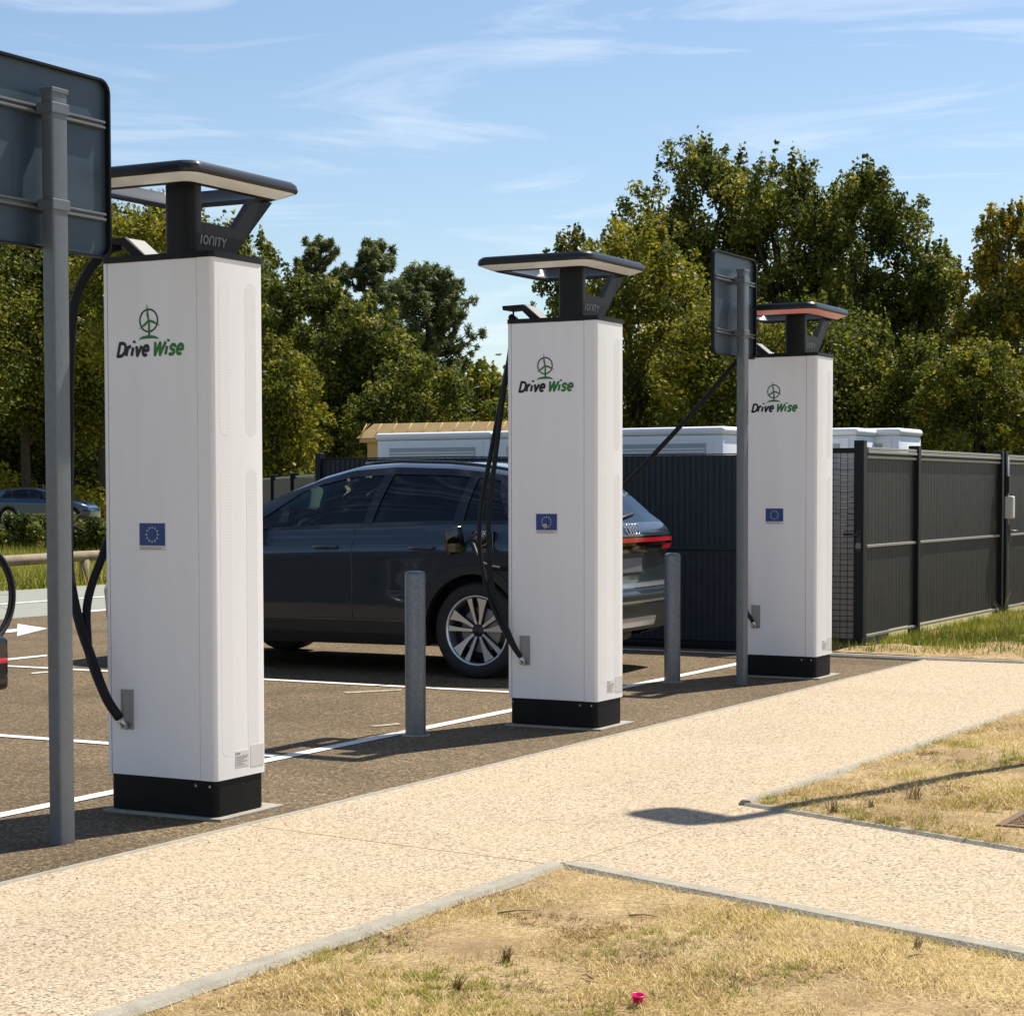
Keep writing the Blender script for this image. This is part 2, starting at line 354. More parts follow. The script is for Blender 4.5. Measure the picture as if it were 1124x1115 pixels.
# lawn polygons
apx = G(617, 962); l1 = ext(apx, G(186, 1112), 4); l2 = ext(apx, G(1124, 1065), 3)
r0 = G(820, 889); r1 = ext(r0, G(1124, 787), 3.2); r2 = ext(r0, G(1124, 941), 3)
def lawn(name, poly, z, amp, material, res=0.06, kind='structure', label=None):
    """bumpy soil clipped to a polygon: subdivided sheet"""
    bm = bmesh.new(); vs = [bm.verts.new((p[0], p[1], 0)) for p in poly]; bm.faces.new(vs)
    xs = [p[0] for p in poly]; ys = [p[1] for p in poly]
    x = min(xs) + res
    while x < max(xs):
        g = bm.verts[:] + bm.edges[:] + bm.faces[:]; bmesh.ops.bisect_plane(bm, geom=g, plane_co=(x, 0, 0), plane_no=(1, 0, 0)); x += res
    y = min(ys) + res
    while y < max(ys):
        g = bm.verts[:] + bm.edges[:] + bm.faces[:]; bmesh.ops.bisect_plane(bm, geom=g, plane_co=(0, y, 0), plane_no=(0, 1, 0)); y += res
    from mathutils import noise as mn
    for p in bm.verts:
        k = 0.3 if p.is_boundary else 1.0
        p.co.z = z + k * amp * (0.5 + mn.noise(p.co * 1.7) + 0.5 * mn.noise(p.co * 6))
    bmesh.ops.recalc_face_normals(bm, faces=bm.faces[:])
    me = bpy.data.meshes.new(name); bm.to_mesh(me); bm.free()
    if sum(p.normal.z for p in me.polygons) < 0: me.flip_normals()
    for p in me.polygons: p.use_smooth = True
    me.materials.append(M[material]); o = bpy.data.objects.new(name, me); C.collection.objects.link(o); tag(o, kind=kind); return o
lawn('dry_lawn_soil', [l1, apx, l2, Vector((l2.x, 0.8, 0)), Vector((l1.x, 0.8, 0))], 0.018, 0.018, 'soil', 0.12)
lawn('dry_lawn_soil', [r0, r1, ext(r0, r1, 0) + Vector((2.5, -1, 0)), r2 + Vector((2, 0, 0)), r2], 0.018, 0.018, 'soil', 0.12)
strip('kerb', wob(apx, l1, 30, 0.004), 0.095, -0.02, 0.044, 'concrete', off=-0.02)
strip('kerb', wob(apx, l2, 30, 0.004), 0.095, -0.02, 0.044, 'concrete', off=0.02)
strip('kerb', wob(r0, r1, 30, 0.004), 0.07, -0.02, 0.036, 'concrete', off=0.0)
strip('kerb', wob(r0, r2, 20, 0.003), 0.045, -0.02, 0.026, 'concrete', off=0.0)
# verge by the fence: raised grass bed
GZ = 0.10
v0 = G(912, 721.5); v1 = ext(pb, pc, 9)
FA0 = Vector((3.03, 17.45, 0))      # corner post with the tall black gate post
def FB(t): return FA0 + U * t
lawn('grass_bed', [v0 + U * 0.05, pb + U * 0.05, v1, v1 + U * 8, FA0 + U * 9, FA0 - U * .1, FA0 + V * 0.9], 0.03, 0.06, 'soil', 0.3)
strip('verge_kerb', [v0, pb + U * 0.02, ext(pb, pc, 9)], 0.10, -0.02, 0.032, 'concrete')
strip('fence_kerb', [S(9.70, 1.0), S(9.70, 6.0)], 0.16, -0.02, 0.06, 'black')

# ---- road paint
def paint(name, pts, z=0.0045, material='line'): return sheet(name, pts, z, material)
def uline(v, u0, u1, wd=0.09, name='bay_line'): paint(name, [S(u0, v - wd / 2), S(u1, v - wd / 2), S(u1, v + wd / 2), S(u0, v + wd / 2)])
def vline(u, v0, v1, wd=0.09, name='bay_line'): paint(name, [S(u - wd / 2, v0), S(u - wd / 2, v1), S(u + wd / 2, v1), S(u + wd / 2, v0)], 0.005)
uline(0.93, -8, 9.3)
for u in (-5.55, -1.8, 1.86, 5.42, 9.25): vline(u, 0.99, 6.3)
paint('road_line', [S(-8, 12.45), S(60, 12.45), S(60, 12.6), S(-8, 12.6)], 0.0)
for k in range(-3, 8):
    paint('dashed_line', [S(k * 3.4 + 0.8, 10.42), S(k * 3.4 + 2.6, 10.42), S(k * 3.4 + 2.6, 10.6), S(k * 3.4 + 0.8, 10.6)], 0.002)
paint('painted_arrow', [G(2, 694), G(18, 692.5), G(17, 697.5), G(51, 689), G(18, 684), G(17.5, 689.5), G(2, 690.5)])
paint('worn_mark', [G(32, 738), G(52, 736.5), G(52, 737.5), G(33, 739)])
M['line_faded'] = mat('faded_paint', (0.42, 0.35, 0.25), 0.8, noise=(14, 0.9, (0.16, 0.115, 0.07)))
paint('worn_mark', [G(404, 797.5), G(436, 794.5), G(440, 796), G(412, 798.5)], material='line_faded')
paint('worn_mark', [G(375, 760), G(440, 757), G(440, 758.5), G(380, 761.5)], material='line_faded')
paint('worn_mark', [G(3, 722.5), G(50, 718), G(50, 719.5), G(3, 724.5)])

# ============================================================ CHARGERS
# local frame of a charger: x = right along the front (-V), y = away (+U); (v,u) from the near corner
BH = 2.42
def L(v, u, z=0.0): return Vector((0.30 - v, u - 0.185, z))
def rrect(x0, x1, y0, y1, r, n=6):
    o = []
    for cx, cy, a0 in ((x1 - r, y1 - r, 0), (x0 + r, y1 - r, 90), (x0 + r, y0 + r, 180), (x1 - r, y0 + r, 270)):
        for k in range(n + 1):
            a = R(a0 + 90 * k / n); o.append((cx + r * math.cos(a), cy + r * math.sin(a)))
    return o
def ring_loft(sections, n=8):
    """closed ring: sections = list of (outset, z); rounded-rectangle path"""
    pass
def perforated(name):
    m = bpy.data.materials.new(name); m.use_nodes = True; t = m.node_tree; b = t.nodes['Principled BSDF']
    b.inputs['Roughness'].default_value = 0.5
    tcn = nn(t, 'ShaderNodeTexCoord'); sp = nn(t, 'ShaderNodeSeparateXYZ'); t.links.new(tcn.outputs['Object'], sp.inputs[0])
    def mth(op, a, bb=None):
        n = nn(t, 'ShaderNodeMath'); n.operation = op
        for i, q in enumerate((a, bb)):
            if q is None: continue
            if isinstance(q, (int, float)): n.inputs[i].default_value = q
            else: t.links.new(q, n.inputs[i])
        return n.outputs[0]
    p = 0.0125
    s1 = mth('SINE', mth('MULTIPLY', mth('ADD', sp.outputs[1], sp.outputs[2]), math.pi / p))
    s2 = mth('SINE', mth('MULTIPLY', mth('SUBTRACT', sp.outputs[1], sp.outputs[2]), math.pi / p))
    pr = mth('ABSOLUTE', mth('MULTIPLY', s1, s2))
    gt = mth('GREATER_THAN', pr, 0.62)
    x = nn(t, 'ShaderNodeMixRGB'); x.inputs[1].default_value = (0.81, 0.80, 0.80, 1); x.inputs[2].default_value = (0.52, 0.50, 0.50, 1)
    t.links.new(gt, x.inputs[0]); t.links.new(x.outputs[0], b.inputs['Base Color']); return m
M['perf'] = perforated('perforated_white')

def make_charger(label):
    c = L(0.30, 0.185)
    root = empty('charging_station', S(0.185, 0.30), SITE_ROT, label, 'charging station', 'white charging stations in a row along the pavement')
    x0, x1 = L(0.60, 0).x, L(0, 0).x; y0, y1 = -0.185, 0.185
    # footing + plinth
    MB().box(x0 - .01, x1 + .035, y0 - .018, y1 + .09, -0.02, 0.012, .003).build('footing', 'concrete', root)
    p = MB().prism(rrect(x0 + .012, x1 - .006, y0 + .008, y1 - .008, .03), .150, Matrix.Translation((0, 0, .0165))).build('plinth', 'black', root); sharpen(p)
    for sx in (x0 + .03, x1 - .115, x1 - .04):
        mb = MB(); mb.lathe([(0, .003), (.006, .002), (.007, 0)], 10, Matrix.Translation((sx, y0 + .0065, .145)) @ Matrix.Rotation(R(90), 4, 'X')); mb.build('screw', 'socket', p)
    # core
    MB().box(x0 + .012, x1 - .012, y0 + .012, y1 - .012, .17, BH - .002).build('core', 'seam', root)
    # side shells (wrap round the corners)
    def shell(xa, xb, right):
        r = .02; poly = []
        if right: poly = [(xa, y0), (xb - r, y0)] + [(xb - r + r * math.sin(a), y0 + r - r * math.cos(a)) for a in [R(15 * k) for k in range(1, 7)]] + [(xb - r + r * math.cos(a), y1 - r + r * math.sin(a)) for a in [R(15 * k) for k in range(0, 7)]] + [(xa, y1)]
        else: poly = [(xb, y0), (xb, y1), (xa + r, y1)] + [(xa + r - r * math.sin(a), y1 - r + r * math.cos(a)) for a in [R(15 * k) for k in range(1, 7)]] + [(xa + r - r * math.cos(a), y0 + r - r * math.sin(a)) for a in [R(15 * k) for k in range(0, 7)]]
        return MB().prism(poly, BH - .17, Matrix.Translation((0, 0, .17)))
    o = shell(x1 - .082, x1, True).build('side_panel', 'white', root); sharpen(o)
    o2 = shell(x0, x0 + .027, False).build('side_panel', 'white', root); sharpen(o2)
    fp = MB().box(x0 + .030, x1 - .085, y0 + .001, y0 + .012, .170, BH, .0015, seg=1).build('front_panel', 'white', root)
    MB().box(x0 + .030, x1 - .085, y1 - .012, y1 - .001, .170, BH, .0015, seg=1).build('back_panel', 'white', root)
    # perforated vent fields on the right side
    for u0, u1 in ((.045, .125), (.235, .315)):
        for z0, z1 in ((.27, 1.52), (1.66, 2.33)):
            MB().prism([(a, b) for a, b in rrect(u0 - .185, u1 - .185, z0, z1, .0398, 8)], .0007, Matrix.Translation((x1 - .0003, 0, 0)) @ Matrix(((0, 0, 1, 0), (1, 0, 0, 0), (0, 1, 0, 0), (0, 0, 0, 1)))).build('vent', 'perf', o)
    # rating plate low on the side
    rpn = MB().box(x1 - .001, x1 + .0014, -.045, .055, .215, .285).build('rating_plate', 'paper', root)
    mb = MB()
    mb.box(x1 + .0014, x1 + .002, -.04, -.012, .27, .278)
    for k in range(6): mb.box(x1 + .0014, x1 + .002, -.04, random.uniform(0, .05), .222 + k * .0075, .2245 + k * .0075)
    mb.build('print', 'print', rpn)
    MB().box(x1 - .001, x1 + .0014, .068, .165, .205, .30).build('rating_plate', 'paper', root)
    # top cap
    o = MB().prism(rrect(x0 - .004, x1 + .004, y0 - .004, y1 + .004, .024), .026, Matrix.Translation((0, 0, BH + .0005))).build('top_cap', 'charcoal', root); sharpen(o)
    zc = BH + .0265
    # mast: a column with a slanting arm (plate), window between
    T = lambda v, u, z: L(v, u, z)
    mast = MB()
    ct = [(L(.26, 0).x, L(0, .0).y + .0)]
    # column, rounded front corners
    a, b = L(.262, 0).x, L(.105, 0).x; f0, f1 = L(0, .0).y, L(0, .093).y
    mast.prism(rrect(a, b, f0, f1, .035), .30, Matrix.Translation((0, 0, zc)))
    # lower web + arm: polygon in (y,z) extruded in x
    def yz(pts, xa, xb): 
        return mast.prism(pts, xb - xa, Matrix(((0, 0, 1, xa), (1, 0, 0, 0), (0, 1, 0, 0), (0, 0, 0, 1))))
    Y = lambda u: u - .185
    yz([(Y(.06), zc), (Y(.297), zc), (Y(.435), 2.578), (Y(.31), 2.578), (Y(.06), 2.582)], b - .035, b - .0005)
    yz([(Y(.31), 2.578), (Y(.435), 2.578), (Y(.600), 2.728), (Y(.448), 2.728)], b - .035, b - .001)
    ms = sharpen(mast.build('mast', 'charcoal', root))
    # word on the mast's side
    text_mesh('lettering', 'ı', .062, 'letter', ms, Matrix.Translation((b + .0006, Y(.055), zc + .040)) @ Matrix.Rotation(R(90), 4, 'Z') @ Matrix.Rotation(R(90), 4, 'X'), shear=.25)
    bpy.data.objects.remove(bpy.data.objects['lettering'])
    mm = Matrix.Translation((b + .0006, Y(.062), zc + .040)) @ Matrix.Rotation(R(90), 4, 'Z') @ Matrix.Rotation(R(90), 4, 'X')
    def ital(q, x): return mm @ Vector((x + q[0] + .18 * q[1], q[1], 0.0008))
    lt = MB(); h = .040; st = .0042
    def stroke(pts, x):
        for (p, q) in zip(pts[:-1], pts[1:]):
            d = Vector((q[0] - p[0], q[1] - p[1])).normalized(); n = Vector((-d.y, d.x)) * st
            quad = [Vector(p) + n, Vector(p) - n, Vector(q) - n, Vector(q) + n]
            lt.add([ital((k.x, k.y), x) for k in quad], [(0, 1, 2, 3)])
    arc = lambda cx, cy, r, a0, a1, ry=None: [(cx + r * math.cos(R(a)), cy + (ry or r) * math.sin(R(a))) for a in np.linspace(a0, a1, 14)]
    stroke([(.0, 0), (0, h)], 0)
    stroke(arc(.018, h / 2, .016, 0, 360, h / 2 - .003), .014)
    stroke([(0, 0), (0, h * .55)] + arc(.014, h * .55, .014, 180, 0, h * .42) + [(.028, 0)], .060)
    stroke([(0, 0), (0, h)], .102)
    stroke([(0, h - .003), (.030, h - .003)], .112); stroke([(.015, 0), (.015, h - .003)], .112)
    stroke([(0, h), (.014, h * .45), (.014, 0)], .148); stroke([(.014, h * .45), (.030, h)], .148)
    lt.build('lettering', 'letter', ms)
    # canopy: rounded square ring with frosted light on its sloping underside
    rx0, rx1 = L(.72, 0).x, L(-.05, 0).x; ry0, ry1 = Y(-.20), Y(.63)
    def loft(levels, name, material, parent, n=8):
        mb = MB(); rings = []
        for ins, z, r in levels: rings.append([Vector((x, y, z)) for x, y in rrect(rx0 + ins, rx1 - ins, ry0 + ins, ry1 - ins, max(r, .004), n)])
        m_ = len(rings[0]); vs = [p for g in rings for p in g]; fs = []
        for i in range(len(rings) - 1):
            for k in range(m_): fs.append((i * m_ + k, i * m_ + (k + 1) % m_, (i + 1) * m_ + (k + 1) % m_, (i + 1) * m_ + k))
        mb.add(vs, fs, True); return mb.build(name, material, parent)
    z = 2.726
    can = loft([(.115, z + .002, .03), (.115, z + .014, .03), (.085, z + .035, .04), (.055, z + .078, .05), (.022, z + .078, .065), (.006, z + .064, .072), (.0, z + .042, .075), (.004, z + .0315, .073), (.012, z + .028, .07)], 'canopy', 'rim_alu', root)
    sharpen(can)
    lo = loft([(.012, z + .0282, .07), (.075, z + .002, .04), (.082, z + .0005, .04)], 'light_strip', 'light_diff', can)
    lo = loft([(.082, z + .0005, .04), (.100, z - .006, .03), (.115, z + .002, .03)], 'inner_frame', 'charcoal', can)
    # cable bracket at the back left of the cap
    bk = MB()
    yb0, yb1 = Y(.06), Y(.20)
    def xz(pts, ya, yb_): 
        n = len(pts); vs = [Vector((x, y, zz)) for y in (ya, yb_) for x, zz in pts]
        bk.add(vs, [tuple(range(n)), tuple(range(2 * n - 1, n - 1, -1))] + [(k, n + k, n + (k + 1) % n, (k + 1) % n) for k in range(n)])
    X = lambda v: .30 - v
    xz([(X(.40), zc), (X(.47), zc), (X(.545), zc + .068), (X(.66), zc + .062), (X(.665), zc + .088), (X(.52), zc + .092)], yb0, yb1)
    br = fixn(bk.build('cable_bracket', 'charcoal', root))
    pf = MB(); e = .002
    n1 = Vector((.4, 0, .6)).normalized() * .002
    q = [Vector((X(.41), yb0 + .012, zc + .004)), Vector((X(.41), yb1 - .012, zc + .004)), Vector((X(.512), yb1 - .012, zc + .086)), Vector((X(.512), yb0 + .012, zc + .086))]
    nrm = (q[1] - q[0]).cross(q[2] - q[0]).normalized()
    if nrm.x < 0: nrm = -nrm
    pf.add([k + nrm * .003 for k in q], [(0, 1, 2, 3)]); pf.build('bracket_face', 'bracket_pale', br)
    # cable socket low on the front
    sk = MB(); xa, xb = X(.515), X(.445); yf = y0 + .001
    for q in ((xa, xb, .372, .380), (xa, xb, .54, .548), (xa, xa + .007, .380, .54), (xb - .007, xb, .380, .54)): sk.box(q[0], q[1], yf - .005, yf + .001, q[2], q[3])
    sk.box(xa + .007, xb - .007, yf - .0012, yf + .001, .380, .54)
    so = sk.build('cable_socket', 'socket', root)
    MB().tube([(X(.48), yf - .003, .385), (X(.48), yf - .035, .40), (X(.485), yf - .05, .425)], .017, 12).build('gland', 'silver', so)
    # logo
    yl = y0 + .0006
    vt = .333; lg = empty('logo', (0, 0, 0)); lg.parent = root
    mk = lambda x, z: Matrix.Translation((x, yl, z)) @ Matrix.Rotation(R(90), 4, 'X')
    def word(txt, x0, z0, hgt, sw, mt, target):
        """bold slanted sans letters drawn as thick strokes with round joints"""
        h = hgt; xh = hgt * .74; GL = {
            'D': (.66, [[(.0, 0), (.0, h), (.26 * h, h)] + [(.26 * h + .38 * h * math.sin(a), h / 2 + h / 2 * math.cos(a)) for a in np.linspace(.2, math.pi - .2, 9)] + [(.26 * h, 0), (0, 0)]]),
            'r': (.36, [[(0, 0), (0, xh)], [(0, xh * .62), (.10 * h, xh * .93), (.30 * h, xh)]]),
            'i': (.14, [[(0, 0), (0, xh * .88)], [(0, h * .99), (0, h * 1.17)]]),
            'v': (.52, [[(0, xh), (.24 * h, 0), (.50 * h, xh)]]),
            'e': (.56, [[(.03 * h, xh * .5), (.50 * h, xh * .5)] + [(.27 * h + .24 * h * math.cos(a), xh / 2 + xh / 2 * math.sin(a)) for a in np.linspace(.1, 5.5, 14)]]),
            's': (.46, [[(.42 * h, xh * .84), (.32 * h, xh * .99), (.14 * h, xh * .99), (.03 * h, xh * .78), (.10 * h, xh * .57), (.34 * h, xh * .45), (.41 * h, xh * .22), (.30 * h, xh * .01), (.10 * h, xh * .01), (0, xh * .17)]]),
            'W': (.98, [[(0, h), (.20 * h, 0), (.46 * h, h * .92), (.66 * h, 0), (.94 * h, h)]])}
        x = 0; polys = []
        for ch_ in txt:
            wd_, st_ = GL[ch_]
            for pl_ in st_: polys.append([(px_ + x, py_) for px_, py_ in pl_])
            x += (wd_ + .17) * h
        tot = x - .17 * h; k = target / tot; m_ = MB(); lay = 0
        for pl_ in polys:
            q = [Vector((x0 + (px_ + .25 * py_) * k, z0 + py_)) for px_, py_ in pl_]
            for i_, (p_, r_) in enumerate(zip(q[:-1], q[1:])):
                d_ = (r_ - p_).normalized(); n_ = Vector((-d_.y, d_.x)) * sw; yy = yl - .0006 - lay * .000012; lay += 1
                m_.add([(c_.x, yy, c_.y) for c_ in (p_ + n_, p_ - n_, r_ - n_, r_ + n_)], [(0, 1, 2, 3)])
                if 0 < i_ or len(q) > 6:
                    yy -= .000006; m_.add([(p_.x + sw * math.cos(a_), yy, p_.y + sw * math.sin(a_)) for a_ in np.linspace(0, 2 * math.pi, 11)[:-1]], [tuple(range(10))])
        return m_.build('lettering', mt, lg)
    xs = X(.515)
    word('Drive', xs, 2.012, .056, .0076, 'logo_black', .166); word('Wise', xs + .193, 2.012, .056, .0074, 'logo_green', .160)
    cx, cz = X(.342), 2.162
    rg = MB(); n = 40; r0_, r1_ = .052, .0445
    for k in range(n):
        a0, a1 = 2 * math.pi * k / n, 2 * math.pi * (k + 1) / n
        rg.add([(cx + r * math.cos(a), yl - .001, cz + r * math.sin(a)) for r, a in ((r0_, a0), (r0_, a1), (r1_, a1), (r1_, a0))], [(0, 1, 2, 3)])
    rg.build('emblem_ring', 'logo_black', lg)
    tb = MB()
    def blade(a, ln, w0):
        d = Vector((math.cos(a), math.sin(a))); nn_ = Vector((-d.y, d.x))
        pts = [d * 0 + nn_ * .004, d * 0 - nn_ * .004, d * ln * .35 - nn_ * w0 * .4, d * ln, d * ln * .35 + nn_ * w0]
        tb.add([(cx + p.x, yl - .0016, cz + p.y) for p in pts], [tuple(range(5))])
    blade(R(97), .076, .0085); blade(R(-22), .068, .0085); blade(R(214), .068, .0085)
    tb.add([(cx + .002 + x, yl - .0016, zz) for x, zz in ((-.0065, 2.09), (.0065, 2.09), (.0045, cz), (-.0045, cz))], [(0, 1, 2, 3)])
    hp = [(cx + .055 * math.sin(t), 2.078 + .020 * math.cos(t) ** 1.0) for t in np.linspace(-math.pi / 2, math.pi / 2, 13)]
    hp2 = [(cx + .055 * math.sin(t), 2.078 + .006 * math.cos(t)) for t in np.linspace(math.pi / 2, -math.pi / 2, 13)][1:-1]
    tb.add([(x, yl - .0016, zz) for x, zz in hp + hp2], [tuple(range(len(hp + hp2)))])
    tb.build('turbine_emblem', 'logo_green', lg)
    # blue sticker with a circle of stars
    fx, fz = X(.333), 1.232
    st_ = MB().box(fx - .073, fx + .073, yl - .0012, yl + .002, fz - .070, fz + .052).build('sticker', 'paper', root)
    MB().box(fx - .070, fx + .070, yl - .0017, yl - .001, fz - .048, fz + .049).build('flag_field', 'eu_blue', st_)
    sb = MB()
    for k in range(12):
        a = R(30 * k); ax, az = fx + .031 * math.cos(a), fz + .031 * math.sin(a)
        pts = [(ax + (.0062 if j % 2 == 0 else .0026) * math.sin(R(36 * j)), yl - .0022, az + (.0062 if j % 2 == 0 else .0026) * math.cos(R(36 * j))) for j in range(10)]
        sb.add(pts, [tuple(range(9, -1, -1))])
    sb.build('star', 'star', st_)
    pr = MB(); random.seed(3)
    for k in range(2):
        x = fx - .066
        while x < fx + .045:
            w_ = random.uniform(.006, .016); pr.box(x, x + w_, yl - .0018, yl - .001, fz - .057 - k * .0075, fz - .0535 - k * .0075); x += w_ + .003
    pr.build('print', 'print', st_)
    return root
ch1 = make_charger('tall white charging station closest to the camera, beside the large grey sign panel')
STEP = Vector((1.744, 3.235, 0))
ch2 = copy_tree(ch1); ch2.location = ch1.location + Vector((1.776, 3.22, 0)); ch2['label'] = 'middle white charging station, standing in front of the dark estate car'
ch3 = copy_tree(ch1); ch3.location = ch1.location + Vector((3.551, 6.39, 0)); ch3['label'] = 'white charging station farthest away, partly behind the small grey sign by the fence'
M['pink_reflection'] = mat('diffuser_painted_reflection', (0.66, 0.36, 0.34), 0.22, emit=((1.0, 0.12, 0.12), 0.06))  # reddish reflections put into the strip's colour, with a faint added glow
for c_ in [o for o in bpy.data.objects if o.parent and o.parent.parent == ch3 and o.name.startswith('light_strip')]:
    c_.material_slots[0].link = 'OBJECT'; c_.material_slots[0].material = M['pink_reflection']; c_['label'] = 'light strip with pinkish red reflections painted into its colour'
# glare on the middle sticker, painted as a pale flat patch
def cloc(ch, v, u, z): return L(v, u, z)
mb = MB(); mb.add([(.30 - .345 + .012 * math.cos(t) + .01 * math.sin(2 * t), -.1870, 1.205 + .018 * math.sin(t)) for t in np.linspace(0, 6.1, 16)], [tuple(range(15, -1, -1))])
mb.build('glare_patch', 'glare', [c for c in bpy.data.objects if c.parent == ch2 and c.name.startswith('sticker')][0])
# cables (each a part of its station); points given in station (v,u,z)
def cable(ch, pts, r=.017, name='cable'):
    return MB().tube(catmull([L(*p) for p in pts], 10), r, 10).build(name, 'rubber', ch)
SK = (.485, -.05, .425)
# station 1: loop from bracket, out to the left and back to the socket
cable(ch1, [(.60, .13, 2.515), (.65, .10, 2.49), (.725, .06, 2.40), (.775, .02, 2.24), (.79, 0, 1.95), (.795, 0, 1.6), (.79, -.02, 1.3), (.765, -.04, 1.05), (.70, -.06, .85), (.61, -.08, .68), (.535, -.08, .52), SK], .022)
cable(ch1, [(.60, .26, 1.42), (.645, .2, 1.36), (.668, .12, 1.22), (.685, .08, 1.12), (.71, .04, 1.0), (.705, 0, .9), (.67, -.04, .79), (.625, -.075, .685), (.535, -.09, .53), (.487, -.055, .43)], .019)
# station 2: two strands hanging from the bracket
hk = (.625, .13, 2.51)
cable(ch2, [(.625, .13, 2.45), (.632, .11, 2.30), (.665, .06, 1.95), (.70, .03, 1.6), (.725, .0, 1.3), (.715, -.02, 1.0), (.66, -.05, .78), (.57, -.07, .6), (.515, -.07, .49), SK], .015)
cable(ch2, [(.628, .14, 2.45), (.64, .13, 2.3), (.70, .10, 1.95), (.755, .06, 1.6), (.80, .03, 1.3), (.79, .0, 1.05), (.72, -.03, .82), (.63, -.07, .66), (.53, -.085, .51), (.487, -.055, .43)], .015)
MB().tube([L(*hk), L(.625, .13, 2.455)], .006, 8).build('hanger', 'charcoal', ch2)
MB().lathe([(0, .014), (.012, .010), (.015, 0), (.012, -.010), (0, -.014)], 12, Matrix.Translation(L(.625, .13, 2.47))).build('ball_stop', 'charcoal', ch2)
MB().tube([L(.625, .10, 2.47), L(.625, .16, 2.455)], .02, 8).build('cable_clip', 'charcoal', ch2)
# station 3: socket lead plus the charging lead running to the car
cable(ch3, [(.62, .13, 2.44), (.615, .10, 2.3), (.60, .05, 1.8), (.595, .0, 1.3), (.585, -.02, .95), (.565, -.06, .68), (.53, -.08, .52), SK], .015)

# ============================================================ SIGNS, BOLLARDS
def make_sign(label):
    root = empty('road_sign', (0, 0, 0), SITE_ROT, label, 'sign', 'grey sign panels seen from behind beside the charging stations')
    # post: x across (-V), y along U
    mb = MB(); mb.prism(rrect(-.030, .030, -.045, .045, .008, 3), 3.0)
    p = sharpen(mb.build('post', 'post', root))
    cp = MB().box(-.034, .034, -.049, .049, 3.0, 3.02, .003).build('cap', 'post', p)
    # panel in plane x = -0.075 (on the +V side of the post), rounded corners
    pts = rrect(-.41, .41, 2.39, 3.13, .06)
    Mx = Matrix(((0, 0, 1, 0), (1, 0, 0, 0), (0, 1, 0, 0), (0, 0, 0, 1)))
    pn = sharpen(MB().prism(pts, .003, Matrix.Translation((-.0795, 0, 0)) @ Mx).build('panel', 'signback', root))
    rim = MB(); loop = [Vector((-.066, y, z)) for y, z in pts]; m_ = len(pts)
    inner = rrect(-.4, .4, 2.40, 3.12, .05)
    vs = [(-.079, y, z) for y, z in pts] + [(-.052, y, z) for y, z in pts] + [(-.052, y, z) for y, z in inner] + [(-.079, y, z) for y, z in inner]
    fs = [(i * m_ + k, i * m_ + (k + 1) % m_, ((i + 1) % 4) * m_ + (k + 1) % m_, ((i + 1) % 4) * m_ + k) for i in range(4) for k in range(m_)]
    rim.add(vs, fs); sharpen(rim.build('rim', 'fence_post', pn))
    for z in (2.56, 2.94):
        r_ = MB(); r_.box(-.0762, -.050, -.375, .375, z - .016, z - .006, .002); r_.box(-.0762, -.050, -.375, .375, z + .006, z + .016, .002); r_.box(-.0762, -.064, -.372, .372, z - .007, z + .007)
        ra = r_.build('rail', 'post', root)
        MB().box(-.049, .035, -.052, .052, z - .022, z + .022, .004).build('clamp', 'post', ra)
    return root
s1 = make_sign('large grey sign seen from behind on its post at the left edge')
s1.location = (-1.82, 8.05, 0)
s2 = copy_tree(s1); s2.location = (1.68, 14.63, 0); s2['label'] = 'smaller looking grey sign panel on a post beside the farthest station'
# thin raised rectangle on the near sign's back, in the panel's own material
MB().box(-.0764, -.0755, -.16, -.115, 2.60, 2.80).build('sticker', 'signback', s1)

def make_bollard(label):
    root = empty('bollard', (0, 0, 0), 0, label, 'bollard', 'galvanised steel bollards between the stations')
    MB().lathe([(.060, 0), (.060, .935), (.057, .943)], 28).build('tube', 'galv', root)
    MB().lathe([(.0585, .9435), (.052, .952), (.03, .957), (0, .958)], 28).build('cap', 'galv', root)
    MB().lathe([(.085, -.005), (.083, .004), (.061, .006)], 28).build('collar', 'concrete', root)
    return root
b1 = make_bollard('galvanised steel bollard left of the middle station, in front of the car'); b1.location = (-.564, 11.62, 0)
b2 = copy_tree(b1); b2.location = (1.187, 14.84, 0); b2['label'] = 'galvanised steel bollard right of the middle station, by the car tail lamp'

